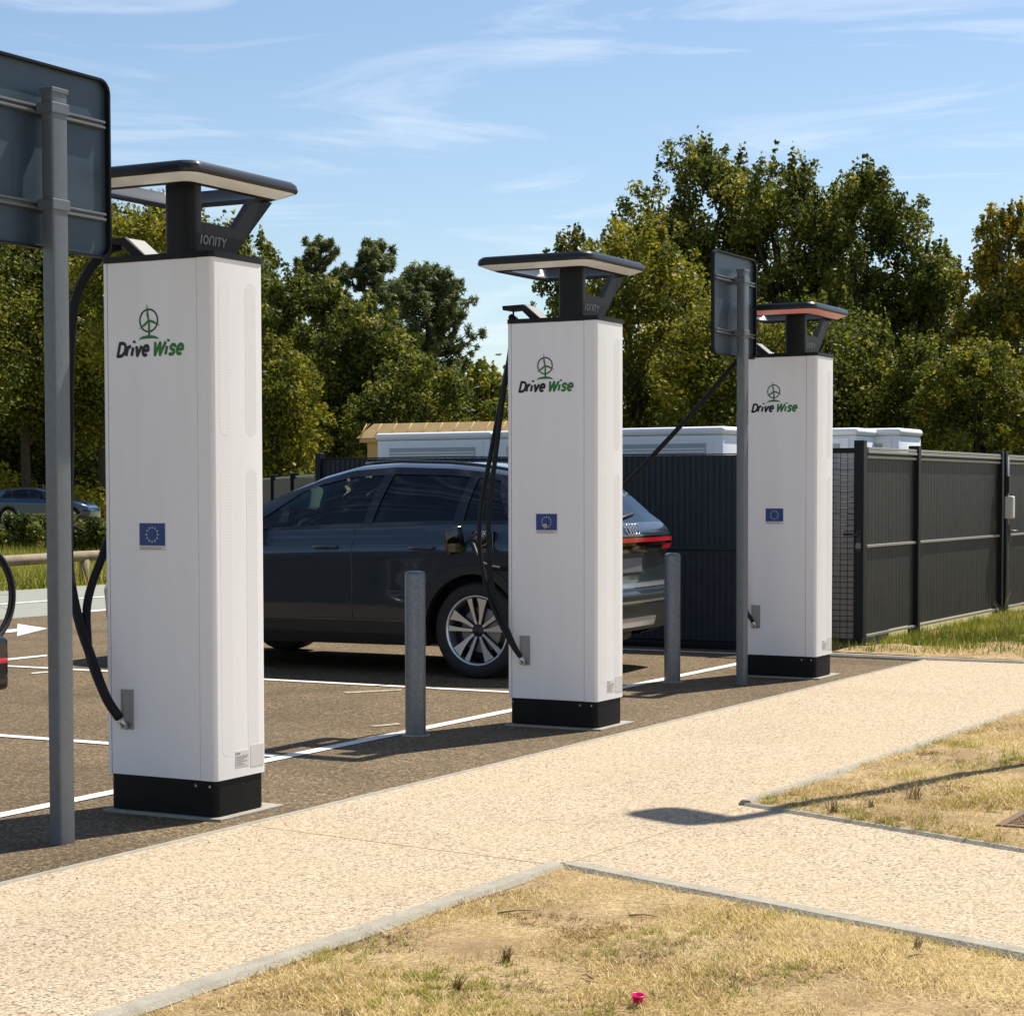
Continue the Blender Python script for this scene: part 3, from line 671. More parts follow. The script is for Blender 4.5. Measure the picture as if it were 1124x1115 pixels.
# ============================================================ CARS
ZC = .365; WR = .43; XR, XF = -1.45, 1.45
def make_car(name, label, paint, loc, rz, cat='car', scale=1.0, detail=True, group=None):
    root = empty(name, loc, rz, label, cat, group); root.scale = (scale,) * 3
    roof = [(-2.35, 1.50), (-2.1, 1.545), (-1.6, 1.60), (-1.1, 1.645), (-.6, 1.66), (-.2, 1.635), (.1, 1.565), (.4, 1.455), (.7, 1.32), (1.05, 1.155), (1.3, 1.10), (1.7, 1.03), (2.0, .955), (2.2, .87), (2.35, .74)]
    belt = [(-2.35, 1.17), (-1.2, 1.165), (-.4, 1.135), (.5, 1.105), (1.05, 1.07), (1.3, 1.04), (1.7, .97), (2.0, .90), (2.2, .82), (2.35, .70)]
    side = [(.20, .885), (.28, .925), (.42, .942), (.60, .950), (.80, .952), (.97, .960), (1.03, .948), (1.10, .912), (1.17, .895)]
    xr_t = [(.20, -2.20), (.34, -2.25), (.42, -2.275), (.62, -2.285), (.68, -2.245), (.92, -2.235), (1.0, -2.275), (1.08, -2.285), (1.15, -2.25), (1.2, -2.16), (1.48, -1.90), (1.52, -1.95), (1.6, -1.93)]
    xf_t = [(.20, 2.20), (.35, 2.27), (.6, 2.29), (.75, 2.24), (.9, 2.2)]
    def wf(x):
        d = x + 2.35; f = 1 - .13 * max(0, 1 - d / .55) ** 2.0
        d = 2.35 - x; return f * (1 - .24 * max(0, 1 - d / .8) ** 2.0)
    def xx(x, z):
        if x < -1.3: b = ((-1.3 - x) / 1.05); return x + b ** 1.3 * (interp(z, xr_t) + 2.35)
        if x > 1.6: b = ((x - 1.6) / .75); return x + b ** 1.5 * (interp(z, xf_t) - 2.35)
        return x
    def zlow(x):
        z = interp(x, [(-2.35, .33), (-2.1, .26), (-1.95, .24), (2.0, .22), (2.35, .26)])
        for c in (XR, XF):
            d = abs(x - c)
            if d < WR: z = max(z, ZC + math.sqrt(WR * WR - d * d))
        return z
    def ybelt(x): return (.895 if x < .9 else interp(x, [(.9, .895), (1.3, .87), (2.35, .80)])) * wf(x)
    def yside(x, z):
        zb = interp(x, belt); 
        if x > .9 or True:
            z2 = z + (1.17 - zb) * min(1, max(0, (z - .75) / (zb - .75 + 1e-6))) if zb > .8 else z * 1.17 / zb
        y = interp(z2, side); return y * wf(x)
    def P5(x): zb = interp(x, belt); return Vector((x, yside(x, zb), zb))
    def P6(x):
        zr = interp(x, roof); zb = interp(x, belt)
        k = min(1, max(0, (x - .2) / .9)); y = (.66 + .02 * 0) * (1 - k) + .80 * k
        return Vector((x, y * (.5 + .5 * wf(x)), max(zr - .055 * (1 - k * .6), zb + .012)))
    def surf(x, f, off=0.0):
        a, b = P5(x), P6(x); p = a.lerp(b, f); p.y += .035 * math.sin(math.pi * f) * min(1, (b.z - a.z) / .4)
        q = Vector((xx(x, p.z), p.y + off, p.z + off * .35)); return q
    # stations
    xs = set(np.round(np.linspace(-2.35, 2.35, 76), 4))
    for c in (XR, XF):
        for t in np.linspace(0, math.pi, 25): xs.add(round(c + WR * math.cos(t), 4))
        xs.add(round(c + WR + .0006, 4)); xs.add(round(c - WR - .0006, 4))
    for q in (-1.98, -1.86, .85, -.42): xs.add(q)
    xs = sorted(xs); K = 16
    def lower(x, i):
        z0 = zlow(x); zb = interp(x, belt); z = z0 + (zb - z0) * (i / K) ** 0.9
        return Vector((xx(x, z), yside(x, z), z))
    def column(x):
        c = [lower(x, i) for i in range(K + 1)]
        c += [surf(x, f) for f in (.25, .5, .75, 1.0)]
        p6 = P6(x); zr = interp(x, roof)
        for yk, dz in ((.92, .45), (.78, .75), (.5, .93), (.22, .99), (0, 1.0)):
            z = p6.z + (zr - p6.z) * dz; c.append(Vector((xx(x, z), p6.y * yk, z)))
        return c
    cols = [column(x) for x in xs]; NC = len(cols[0])
    DLO0, DLO1 = -1.86, .85
    def is_side_glass(i, k): return K <= k < K + 4 and DLO0 - 1e-6 <= xs[i] and xs[i + 1] <= DLO1 + 1e-6
    def is_screen(i, k): return k >= K + 4 and xs[i] >= .095 and xs[i + 1] <= 1.06
    body = MB(); scr = MB()
    for sgn in (1, -1):
        o = [Vector((p.x, p.y * sgn, p.z)) for c in cols for p in c]
        fs = []; gs = []
        for i in range(len(xs) - 1):
            for k in range(NC - 1):
                f = (i * NC + k, (i + 1) * NC + k, (i + 1) * NC + k + 1, i * NC + k + 1)
                if sgn > 0: f = f[::-1]
                if is_side_glass(i, k): continue
                (gs if is_screen(i, k) else fs).append(f)
        body.add(o, fs, True); scr.add(o, gs, True)
    # end caps
    rg = MB()
    for i, fl in ((0, 1), (len(xs) - 1, -1)):
        c = cols[i]
        for k in range(K + 4):
            a, b = c[k], c[k + 1]; n = 10
            vs = []
            for q in (a, b):
                for j in range(n + 1):
                    t = 1 - 2 * j / n; vs.append(Vector((q.x - fl * (.05 * (1 - t * t)) , q.y * t, q.z)))
            fs = [(j, j + 1, n + 2 + j, n + 1 + j) for j in range(n)]
            (rg if (i == 0 and K <= k < K + 3) else body).add(vs, fs, True)
        a = c[K + 4]
    bo = body.build('body', paint, root)
    bm = bmesh.new(); bm.from_mesh(bo.data); bmesh.ops.remove_doubles(bm, verts=bm.verts[:], dist=.0004); bmesh.ops.delete(bm, geom=[v for v in bm.verts if not v.link_faces], context='VERTS')
    bmesh.ops.recalc_face_normals(bm, faces=bm.faces[:])
    for e in bm.edges:
        if len(e.link_faces) == 2 and e.calc_face_angle(0) > R(40): e.smooth = False
    bm.to_mesh(bo.data); bm.free()
    def clean(o):
        bm = bmesh.new(); bm.from_mesh(o.data); bmesh.ops.remove_doubles(bm, verts=bm.verts[:], dist=.0004); bmesh.ops.delete(bm, geom=[v for v in bm.verts if not v.link_faces], context='VERTS'); bmesh.ops.recalc_face_normals(bm, faces=bm.faces[:]); bm.to_mesh(o.data); bm.free()
    ws = scr.build('windscreen', 'glass', root); clean(ws)
    if sum(p.normal.z for p in ws.data.polygons) < 0: ws.data.flip_normals()
    rw = rg.build('rear_window', 'glass_dark', root); clean(rw)
    if sum(p.normal.x for p in rw.data.polygons) > 0: rw.data.flip_normals()
    # windows and their black frames
    def patch(mb, xa0, xa1, xb0, xb1, f0, f1, off, sg, n=12, m_=5):
        vs = []
        for j in range(m_ + 1):
            f = f0 + (f1 - f0) * j / m_; t = j / m_
            a = xa0 + (xb0 - xa0) * t; b = xa1 + (xb1 - xa1) * t
            for i in range(n + 1):
                p = surf(a + (b - a) * i / n, f, off); p.y *= sg; vs.append(p)
        fs = [(j * (n + 1) + i, j * (n + 1) + i + 1, (j + 1) * (n + 1) + i + 1, (j + 1) * (n + 1) + i) for j in range(m_) for i in range(n)]
        if sg > 0: fs = [f[::-1] for f in fs]
        mb.add(vs, fs, True)
    for sg in (1, -1):
        def g(a0, a1, b0, b1, mt, f0=.06, f1=.90):
            m_ = MB(); patch(m_, a0, a1, b0, b1, f0, f1, -.004, sg); m_.build('window', mt, root)
        g(-.44, .80, -.53, .26, 'glass'); g(-1.25, -.50, -1.30, -.60, 'glass_dark'); g(-1.80, -1.32, -1.66, -1.37, 'glass_dark')
        fr = MB()
        patch(fr, DLO0, DLO1, DLO0, DLO1, 0, .07, .003, sg, 40, 1); patch(fr, DLO0, DLO1, DLO0, DLO1, .88, 1.0, .003, sg, 40, 2)
        patch(fr, -.51, -.43, -.61, -.52, .05, .9, .004, sg, 3); patch(fr, -1.33, -1.24, -1.38, -1.29, .05, .9, .004, sg, 3)
        patch(fr, DLO0, -1.79, DLO0, -1.65, .05, .9, .003, sg, 3); patch(fr, .79, DLO1, .25, DLO1, .05, .9, .003, sg, 6)
        fr.build('window_frame', 'gloss', root)
        # silver-black roof rail
        m_ = MB(); m_.tube([Vector((xx(x, 1.6), sg * (P6(x).y - .015), interp(x, roof) + .012 - .02)) for x in np.linspace(-1.75, -.3, 14)], .013, 8); m_.build('roof_rail', 'gloss', root)
        # cladding round the arches and along the sill
        cl = MB(); vs = []
        cx = [x for x in xs if -2.3 < x < 2.3]
        for x in cx:
            z0 = zlow(x); inarch = any(abs(x - c) < WR + .07 for c in (XR, XF))
            zt = .41
            for c in (XR, XF):
                d = abs(x - c)
                if d < WR + .068: zt = max(zt, ZC + math.sqrt((WR + .068) ** 2 - d * d))
            zt = max(zt, z0 + .01)
            for z in (z0 - .002, z0 + (zt - z0) * .5, zt):
                vs.append(Vector((xx(x, z), sg * (yside(x, min(z, 1.0)) + .009), z)))
            vs.append(Vector((xx(x, zt), sg * (yside(x, zt) - .006), zt + .004)))
            vs.append(Vector((xx(x, z0), sg * (yside(x, z0) - .05), z0 - .002)))
        fs = []
        for i in range(len(cx) - 1):
            for a, b in ((0, 1), (1, 2), (2, 3), (4, 0)): fs.append((i * 5 + a, (i + 1) * 5 + a, (i + 1) * 5 + b, i * 5 + b))
        cl.add(vs, fs, False); fixn(cl.build('cladding', 'clad', root))
        if detail:
            # door gaps and swage line
            def line(pts, nm='door_gap', r=.0035, mt='gloss'):
                MB().tube([Vector((xx(x, z), sg * (yside(x, z) + .0005), z)) for x, z in pts], r, 5).build(nm, mt, root)
            line([(-.36, z) for z in np.linspace(.43, 1.13, 12)]); line([(.72 + .04 * (z - .4), z) for z in np.linspace(.43, 1.1, 12)])
            line([(-1.28, 1.16), (-1.26, 1.05), (-1.20, .93), (-1.08, .86), (-.99, .74), (-.92, .6), (-.88, .43)])
            line([(-.88, .435), (.72, .425)])
            for hx in (-.12, -1.0):
                z = .985
                hm = MB(); hm.tube([Vector((hx + q, sg * (yside(hx, z) + o_), z + dz)) for q, o_, dz in ((-.115, .0, 0), (-.10, .02, .001), (0, .028, .003), (.10, .02, .001), (.115, .0, 0))], .014, 10, rr=[.008, .014, .015, .014, .008])
                hm.build('door_handle', paint, root)
        # mirror
        mr = MB(); mr.box(-.09, .09, -.11, .11, -.065, .065, .04, seg=4, mtx=Matrix.Translation((.66, sg * 1.02, 1.17)) @ Matrix.Rotation(sg * -.15, 4, 'Z')); mo = sharpen(mr.build('mirror', paint, root), 60)
        MB().box(.62, .70, sg * .90 - .03, sg * .90 + .03, 1.09, 1.12, .01).build('mirror_foot', 'gloss', mo)
        MB().box(.568, .572, sg * 1.02 - .08, sg * 1.02 + .08, 1.13, 1.21, .0015, seg=1).build('mirror_glass', 'chrome', mo)
    # underbody and cabin
    MB().box(-2.05, 2.05, -.62, .62, .22, .78, .05).build('underbody', 'clad', root)
    cab = MB(); cab.box(-1.85, .95, -.78, .78, .785, .80); cab.build('cabin_floor', 'seat', root)
    for y in (-.37, .37):
        for x in (-.25, -1.15):
            st = MB(); st.box(x - .28, x + .22, y - .25, y + .25, .80, .93, .05); st.box(-.07, .07, -.24, .24, 0, .50, .05, Matrix.Translation((x - .27, y, .87)) @ Matrix.Rotation(R(-14), 4, 'Y'))
            sto = st.build('seat', 'seat', root)
            MB().box(-.04, .04, -.12, .12, 0, .17, .035, Matrix.Translation((x - .43, y, 1.36))).build('headrest', 'seat', sto)
    MB().box(.52, 1.0, -.80, .80, .80, 1.065, .05).build('dashboard', 'seat', root)
    MB().tube([Vector((.40 + .06 * math.cos(a), .37 + .175 * math.sin(a), 1.03 + .16 * math.cos(a))) for a in np.linspace(0, 2 * math.pi, 28)[:-1]], .014, 8, close=True).build('steering_wheel', 'plate', root)
    MB().box(.16, .19, -.11, .11, 1.42, 1.475, .012).build('interior_mirror', 'seat', root)
    # wheels
    def wheel(x, sg):
        Mw = Matrix.Translation((x, sg * .80, ZC)) @ Matrix.Rotation(R(-90 * sg), 4, 'X')
        # after this rotation local +Z points outwards
        tprof = [(.262, -.11), (.30, -.125), (.345, -.122), (.362, -.10), (.367, -.06), (.367, .06), (.362, .10), (.345, .122), (.30, .125), (.268, .115), (.262, .10)]
        t = MB().lathe(tprof, 56, Mw).build('wheel', 'tyre', root)
        grooves = MB()
        rm = MB().lathe([(.262, -.10), (.255, -.02), (.248, .09), (.252, .108), (.264, .116), (.268, .112)], 56, Mw).build('rim', 'alloy', t)
        MB().lathe([(0, .028), (.10, .03), (.235, .012), (.256, -.02)], 40, Mw).build('rim_back', 'alloy_dark', t)
        MB().lathe([(0, .034), (.17, .034), (.172, .030)], 40, Mw).build('brake_disc', 'socket', t)
        sp = MB(); spd = MB()
        for k in range(10):
            a0 = 2 * math.pi * k / 10
            tw = .14 if k % 2 else -.05
            def pt(r, s, z):
                a = a0 + tw * (r / .25) + s / r; return Vector((r * math.cos(a), r * math.sin(a), z))
            rs = [.050, .10, .16, .21, .248]; ws_ = [.010, .013, .021, .032, .044] if k % 2 else [.010, .011, .014, .018, .022]
            vs = []; 
            for r, w_ in zip(rs, ws_):
                z = .082 + .022 * (r / .25)
                vs += [Mw @ pt(r, -w_, z), Mw @ pt(r, w_, z), Mw @ pt(r, w_ * 1.15, z - .04), Mw @ pt(r, -w_ * 1.15, z - .04)]
            fs = []; fd = []
            for i in range(4):
                fs.append((i * 4, i * 4 + 1, i * 4 + 5, i * 4 + 4))
                for a, b in ((1, 2), (2, 3), (3, 0)): fd.append((i * 4 + a, i * 4 + b, i * 4 + 4 + b, i * 4 + 4 + a))
            sp.add(vs, fs); spd.add(vs, fd)
        sp.build('spokes', 'alloy', t); spd.build('spoke_flanks', 'alloy_dark', t)
        MB().lathe([(0, .092), (.03, .092), (.034, .088), (.055, .084), (.06, .06)], 24, Mw).build('hub_cap', 'alloy_dark', t)
    for x in (XR, XF):
        for sg in (1, -1): wheel(x, sg)
    # tail: lamp bar, plate, bumper trims, badge. rear face point at height z and width fraction t
    def rear(t, z, off=.006):
        x0 = xx(-2.35, z); y = yside(-2.35, min(z, 1.168)) if z < 1.17 else P6(-2.35).y
        return Vector((x0 - .05 * (1 - t * t) - off, y * t, z))
    def rpatch(name, t0, t1, zs, mt, par=root, n=24, off=.006):
        mb = MB(); m_ = len(zs); vs = [rear(t0 + (t1 - t0) * i / n, z, off) for z in zs for i in range(n + 1)]
        vs2 = [rear(t0 + (t1 - t0) * i / n, z, -.004) for z in zs for i in range(n + 1)]
        fs = [(j * (n + 1) + i, j * (n + 1) + i + 1, (j + 1) * (n + 1) + i + 1, (j + 1) * (n + 1) + i) for j in range(m_ - 1) for i in range(n)]
        o = len(vs); W = n + 1
        fs += [(j * W, (j + 1) * W, o + (j + 1) * W, o + j * W) for j in range(m_ - 1)] + [(j * W + n, o + j * W + n, o + (j + 1) * W + n, (j + 1) * W + n) for j in range(m_ - 1)]
        fs += [(i, o + i, o + i + 1, i + 1) for i in range(n)] + [((m_ - 1) * W + i, (m_ - 1) * W + i + 1, o + (m_ - 1) * W + i + 1, o + (m_ - 1) * W + i) for i in range(n)]
        mb.add(vs + vs2, fs); return fixn(mb.build(name, mt, par))
    rpatch('lamp_surround', -1, 1, [.965, .99, 1.02, 1.065], 'gloss', off=.004)
    rpatch('taillight', -1, 1, [1.018, 1.034, 1.05], 'taillight', off=.012)
    for sg in (1, -1): rpatch('taillight', .80 * sg, 1.0 * sg, [.955, .975, .992], 'taillight', off=.012, n=6)
    for sg in (1, -1):   # the lamp wraps round the flank
        mb = MB(); vs = []
        for x in (-2.35, -2.28, -2.2, -2.1, -2.0):
            for z in (1.018 + (x + 2.35) * .04, 1.052): vs.append(Vector((xx(x, z), sg * (yside(x, z) + .005), z)))
        mb.add(vs, [(2 * i, 2 * i + 2, 2 * i + 3, 2 * i + 1) for i in range(4)]); mb.build('taillight', 'taillight', root)
    if detail:
        pr = rpatch('plate_recess', -.36, .36, [.76, .85, .93], 'clad', off=.003)
        rpatch('number_plate', -.29, .29, [.785, .84, .895], 'plate', pr, off=.010)
        rpatch('bumper_trim', -.97, .97, [.665, .69, .70], 'silver', off=.006)
        rpatch('bumper_trim', -.95, .95, [.545, .552, .562], 'silver', off=.008)
        rpatch('bumper_insert', -.99, .99, [.56, .60, .655], 'clad', off=.004)
        rpatch('bumper_insert', -.96, .96, [.33, .36, .38, .53], 'clad', off=.006)
        rpatch('diffuser', -.55, .55, [.36, .40, .43], 'silver', off=.012)
        bd = MB()
        for k in range(4):
            c = rear((k - 1.5) * .066, 1.12, .012); bd.tube([c + Vector((.03 * .38 * math.sin(a), .041 * math.cos(a), .041 * math.sin(a))) for a in np.linspace(0, 2 * math.pi, 22)[:-1]], .0055, 6, close=True)
        bd.build('ring_badge', 'chrome', root)
        wp = MB(); wp.tube([rear(.02, 1.20, .02), rear(-.1, 1.215, .03), rear(-.5, 1.235, .02)], .012, 6); wp.build('rear_wiper', 'clad', root)
    # roof spoiler
    sl = MB(); vs = []
    for t in np.linspace(-1, 1, 13):
        y = .60 * t; e = .04 * t * t
        vs += [Vector((-1.86, y, 1.590 - e)), Vector((-2.06 + .05 * t * t, y, 1.560 - e)), Vector((-2.055 + .05 * t * t, y, 1.540 - e)), Vector((-1.88, y, 1.53 - e))]
    sl.add(vs, [(i * 4 + a, i * 4 + (a + 1) % 4, i * 4 + 4 + (a + 1) % 4, i * 4 + 4 + a) for i in range(12) for a in range(4)] + [(0, 1, 2, 3), (51, 50, 49, 48)])
    sharpen(sl.build('spoiler', paint, root))
    # headlamps and grille (nose points away)
    for sg in (1, -1):
        mb = MB(); vs = []
        for x in np.linspace(1.95, 2.33, 7):
            for z in (.70, .76): vs.append(Vector((xx(x, z), sg * (yside(x, min(z, interp(x, belt))) + .006), min(z, interp(x, belt)))))
        mb.add(vs, [(2 * i, 2 * i + 2, 2 * i + 3, 2 * i + 1) for i in range(6)]); mb.build('headlight', 'plate', root)
    return root
# the dark estate car at the middle bay: rear axle centre at (v 2.243, near side plane u 2.5 from station 2)
P2 = P1 + Vector((1.776, 3.22, 0))
def S2(u, v, z=0.0): return P2 + U * u + V * v + Vector((0, 0, z))
CAR_RZ = math.atan2(V.y, V.x)
car = make_car('estate_car', 'dark grey electric estate car parked and plugged in behind the middle station', 'paint', S2(2.5 + .95, 2.243 + 1.45), CAR_RZ)
# open charge flap and port on the left rear wing
def carp(x, y, z): return Vector((x, y, z))
fy = .955
flp = MB().box(-.085, .085, -.012, .012, -.10, .10, .011, Matrix.Translation((-1.335, fy + .085, 1.045)) @ Matrix.Rotation(R(65), 4, 'Z') @ Matrix.Rotation(R(12), 4, 'Y'), 3).build('charge_flap', 'gloss', car)
sharpen(flp, 50)
prt = MB().box(-1.62, -1.44, fy - .05, fy + .006, .985, 1.115, .006).build('charge_port', 'gloss', car)
MB().lathe([(.052, .0), (.052, .014), (.043, .014), (.042, .002), (0, .002)], 24, Matrix.Translation((-1.53, fy + .006, 1.055)) @ Matrix.Rotation(R(-90), 4, 'X')).build('socket', 'silver', prt)
MB().tube([(-1.44, fy + .008, 1.075), (-1.49, fy + .01, 1.115), (-1.60, fy + .01, 1.112)], .0045, 6).build('port_trim', 'silver', prt)
# charging lead from the farthest station to the car
def ch3l(p): return ch3.matrix_basis.inverted() @ Vector(p)
car.matrix_basis = car.matrix_basis
carW = Matrix.Translation(car.location) @ Matrix.Rotation(CAR_RZ, 4, 'Z')
plug = carW @ Vector((-1.53, fy + .16, 1.03)); hook3 = P1 + Vector((3.551, 6.39, 0)) + V * .62 + U * .13 + Vector((0, 0, 2.46))
ch3M = Matrix.Translation(ch3.location) @ Matrix.Rotation(SITE_ROT, 4, 'Z')
inv = ch3M.inverted()
mid = [hook3, hook3 + Vector((-.05, -.02, -.03)), hook3.lerp(plug, .18) + Vector((0, 0, -.15)), hook3.lerp(plug, .40) + Vector((0, 0, -.32)), hook3.lerp(plug, .62) + Vector((0, 0, -.44)), hook3.lerp(plug, .82) + Vector((0, 0, -.42)), plug + Vector((.10, -.14, -.16)), plug]
MB().tube(catmull([inv @ p for p in mid], 10), .019, 10).build('charging_lead', 'rubber', ch3)
pl = MB().tube([inv @ (carW @ Vector(p)) for p in ((-1.53, fy + .02, 1.055), (-1.53, fy + .08, 1.05), (-1.53, fy + .16, 1.03))], .035, 12, rr=[.045, .04, .026]).build('plug', 'charcoal', ch3)

# car at the left edge with a rack and a bicycle, only their ends in the picture
lc = make_car('hatchback_car', 'black car at the left edge carrying a bicycle on its rear rack', 'paint_black', S(1.95, 3.95 + 2.28), CAR_RZ, detail=False)
rk = empty('bicycle_rack', S(1.45, 3.15), SITE_ROT, 'low black bicycle rack with a red lamp, behind the car at the left edge', 'bike rack')
MB().tube([(0, -.7, .36), (0, .62, .36)], .025, 10).build('crossbar', 'clad', rk)
MB().box(-.16, -.12, -.65, .60, .40, .43, .008).build('wheel_tray', 'clad', rk)
MB().tube([(0, 0, .36), (-.75, 0, .36)], .025, 10).build('towbar', 'clad', rk)
MB().tube([(-.12, 0, .36), (-.14, 0, 1.25)], .02, 10).build('mast', 'clad', rk)
for y in (-.70, .585):
    la = MB().box(-.03, .05, y - .12, y + .09, .24, .56, .035, seg=4).build('lamp_box', 'gloss', rk)
    MB().box(.03, .056, y - .11, y + .07, .40, .435, .01).build('lamp', 'taillight', la)
def make_bike():
    root = empty('bicycle', S(1.93, 3.42, .44), SITE_ROT, 'bicycle standing on the rear rack at the left edge, only a wheel in view', 'bicycle')
    def bw(y):
        c = Vector((-.14, y, .335)); 
        t = MB().tube([c + Vector((0, .315 * math.cos(a), .315 * math.sin(a))) for a in np.linspace(0, 2 * math.pi, 49)[:-1]], .016, 8, close=True).build('wheel', 'tyre', root)
        MB().tube([c + Vector((0, .285 * math.cos(a), .285 * math.sin(a))) for a in np.linspace(0, 2 * math.pi, 49)[:-1]], .010, 6, close=True).build('rim', 'alloy_dark', t)
        s_ = MB()
        for k in range(18): a = 2 * math.pi * k / 18; s_.tube([c, c + Vector((0, .28 * math.cos(a), .28 * math.sin(a)))], .0014, 4)
        s_.build('spokes', 'silver', t)
    bw(.42); bw(-.62)
    f = MB(); q = lambda y, z: (-.14, y, z)
    for a, b in ((q(.42, .335), q(.30, .80)), (q(.31, .74), q(-.22, .78)), (q(.31, .70), q(-.12, .32)), (q(-.22, .85), q(-.12, .32)), (q(-.12, .32), q(-.62, .335)), (q(-.22, .76), q(-.62, .335))): f.tube([a, b], .016, 8)
    f.build('frame', 'paint_blue', root)
    MB().tube([(-.40, .30, .92), (-.14, .29, .86), (.12, .30, .92)], .012, 8).build('handlebar', 'clad', root)
    MB().box(-.20, -.08, -.36, -.10, .86, .90, .02).build('saddle', 'clad', root)
make_bike()
# blue car far left beyond the verge
bc = make_car('small_car', 'blue car far away behind the shrubs, at the left', 'paint_blue', (-19.5, 84, 0.05), math.atan2(-.12, 1.0), detail=False, scale=.93)
#BACKGROUND
# ============================================================ FENCES AND ENCLOSURE
FAL = FA0 + V * 5.63                     # left corner of the enclosure
def fence_frame(a, b, name, label, cat='fence', group=None):
    d = (b - a); return empty(name, a, math.atan2(d.y, d.x), label, cat, group), d.length
def build_ribbed(a, b, label):
    """dark ribbed panels with horizontal wires, local x along the fence, front = -y or +y"""
    root, Ln = fence_frame(a, b, 'fence', label)
    n = int(round(Ln / 2.5)); w_ = Ln / n
    for i in range(n):
        mb = MB(); x = i * w_ + .03; k = 0
        prof = []
        while x < (i + 1) * w_ - .03:
            prof += [(x, .0), (x + .028, .0), (x + .034, .012), (x + .052, .012)]; x += .058
        for z0, z1 in ((.07, .86), (.90, 1.735)):
            vs = [Vector((p[0], p[1], z)) for p in prof for z in (z0, z1)]
            mb.add(vs, [(2 * j, 2 * j + 2, 2 * j + 3, 2 * j + 1) for j in range(len(prof) - 1)])
        pn = mb.build('slat_panel', 'fence', root)
        wr = MB()
        for z in (.06, .88, 1.745):
            for y in (-.012, .026): wr.tube([(i * w_ + .02, y, z), ((i + 1) * w_ - .02, y, z)], .006, 5)
        x = i * w_ + .04
        while x < (i + 1) * w_: wr.tube([(x, .026, .04), (x, .026, 1.75)], .0035, 4); x += .10
        wr.build('wire_mesh', 'fence_post', root)
        MB().box(i * w_ + .031, (i + 1) * w_ - .031, -.004, .008, .855, .905).build('mid_rail', 'fence', root)
        MB().box(i * w_ + .031, (i + 1) * w_ - .031, -.004, .008, .0, .075).build('bottom_rail', 'fence', root)
    for i in range(n + 1):
        p = MB().box(i * w_ - .03, i * w_ + .03, -.045, .04, -.02, 1.80, .004, seg=1).build('post', 'fence_post', root)
    return root
build_ribbed(FAL, FA0 + V * .62, 'long dark grey ribbed fence behind the dark car and the stations')
def build_panel_fence(a, b, n, label, zb=0.12, h=1.66, name='fence', cat='fence', side=-1, first_post=True, group=None):
    root, Ln = fence_frame(Vector((a.x, a.y, zb)), Vector((b.x, b.y, zb)), name, label, cat, group)
    w_ = Ln / n
    for i in range(n):
        x0, x1 = i * w_ + .035, (i + 1) * w_ - .035
        mb = MB(); x = x0
        while x < x1 - .001:
            e = min(x + .048, x1); mb.box(x, e - .0022, -.012 + (0.0008 if int(x * 20) % 2 else 0), .010, .04, h - .02); x = e
        mb.build('slat_panel', 'slat', root)
        for z, dp in ((.02, .035), (h * .485, .035), (h - .075, .035), (h - .03, .045), (h, .04)):
            MB().box(x0 + .003, x1 - .003, side * dp if side < 0 else .0105, -.0125 if side < 0 else side * dp, z - .010, z + .014, .003, seg=1).build('rail', 'rail', root)
    for i in range(n + 1):
        if i == 0 and not first_post: continue
        MB().box(i * w_ - .038, i * w_ + .038, -.055, .045, -.15, h + .05, .005, seg=1).build('post', 'fence_post', root)
    return root
gate = build_panel_fence(FB(.06), FB(1.57), 1, 'dark slatted gate leaf beside the tall black post, with a black handle', name='gate', cat='gate', first_post=False)
# tall post carrying the handle
tp = empty('gate_post', (FA0.x, FA0.y, .05), SITE_ROT, 'tall black square gate post standing above the fence right of the farthest station', 'post')
MB().box(-.045, .045, -.045, .045, -.1, 1.80, .004).build('post', 'fence_post', tp)
hd = MB().box(-.02, .02, -.052, -.044, .83, 1.02, .003).build('lock_plate', 'clad', tp)
MB().tube([(0, -.05, .985), (0, -.09, .985), (-.12, -.09, .985)], .011, 8).build('handle', 'clad', hd)
MB().box(-.022, .022, -.058, -.046, .86, .91, .003).build('lock_box', 'galv', hd)
fb = build_panel_fence(FB(1.57), FB(4.585), 1, 'wide dark slatted fence panel with pale rails on the right, above the green grass', first_post=False)
fb2 = build_panel_fence(FB(4.75), FB(9.5), 3, 'far dark slatted fence section at the right edge beyond the grey lock box')
lb = empty('lock_post', (FB(4.60) - V * .10 + Vector((0, 0, .05))), SITE_ROT + R(0), 'slim grey post with a pale lock box and handle at the right edge', 'lock')
MB().tube([(0, 0, -.1), (0, 0, 1.72)], .018, 8).build('post', 'post', lb)
MB().box(-.02, .075, -.06, .03, 1.06, 1.30, .015).build('lock_box', 'paper', lb)
MB().box(-.02, .03, -.05, .02, 1.33, 1.52, .01).build('hinge', 'clad', lb)
MB().tube([(.03, -.03, .93), (.03, -.07, .93), (.13, -.07, .93)], .009, 8).build('handle', 'galv', lb)
MB().box(.015, .045, -.03, -.02, .80, 1.0, .004).build('lock_plate', 'galv', lb)
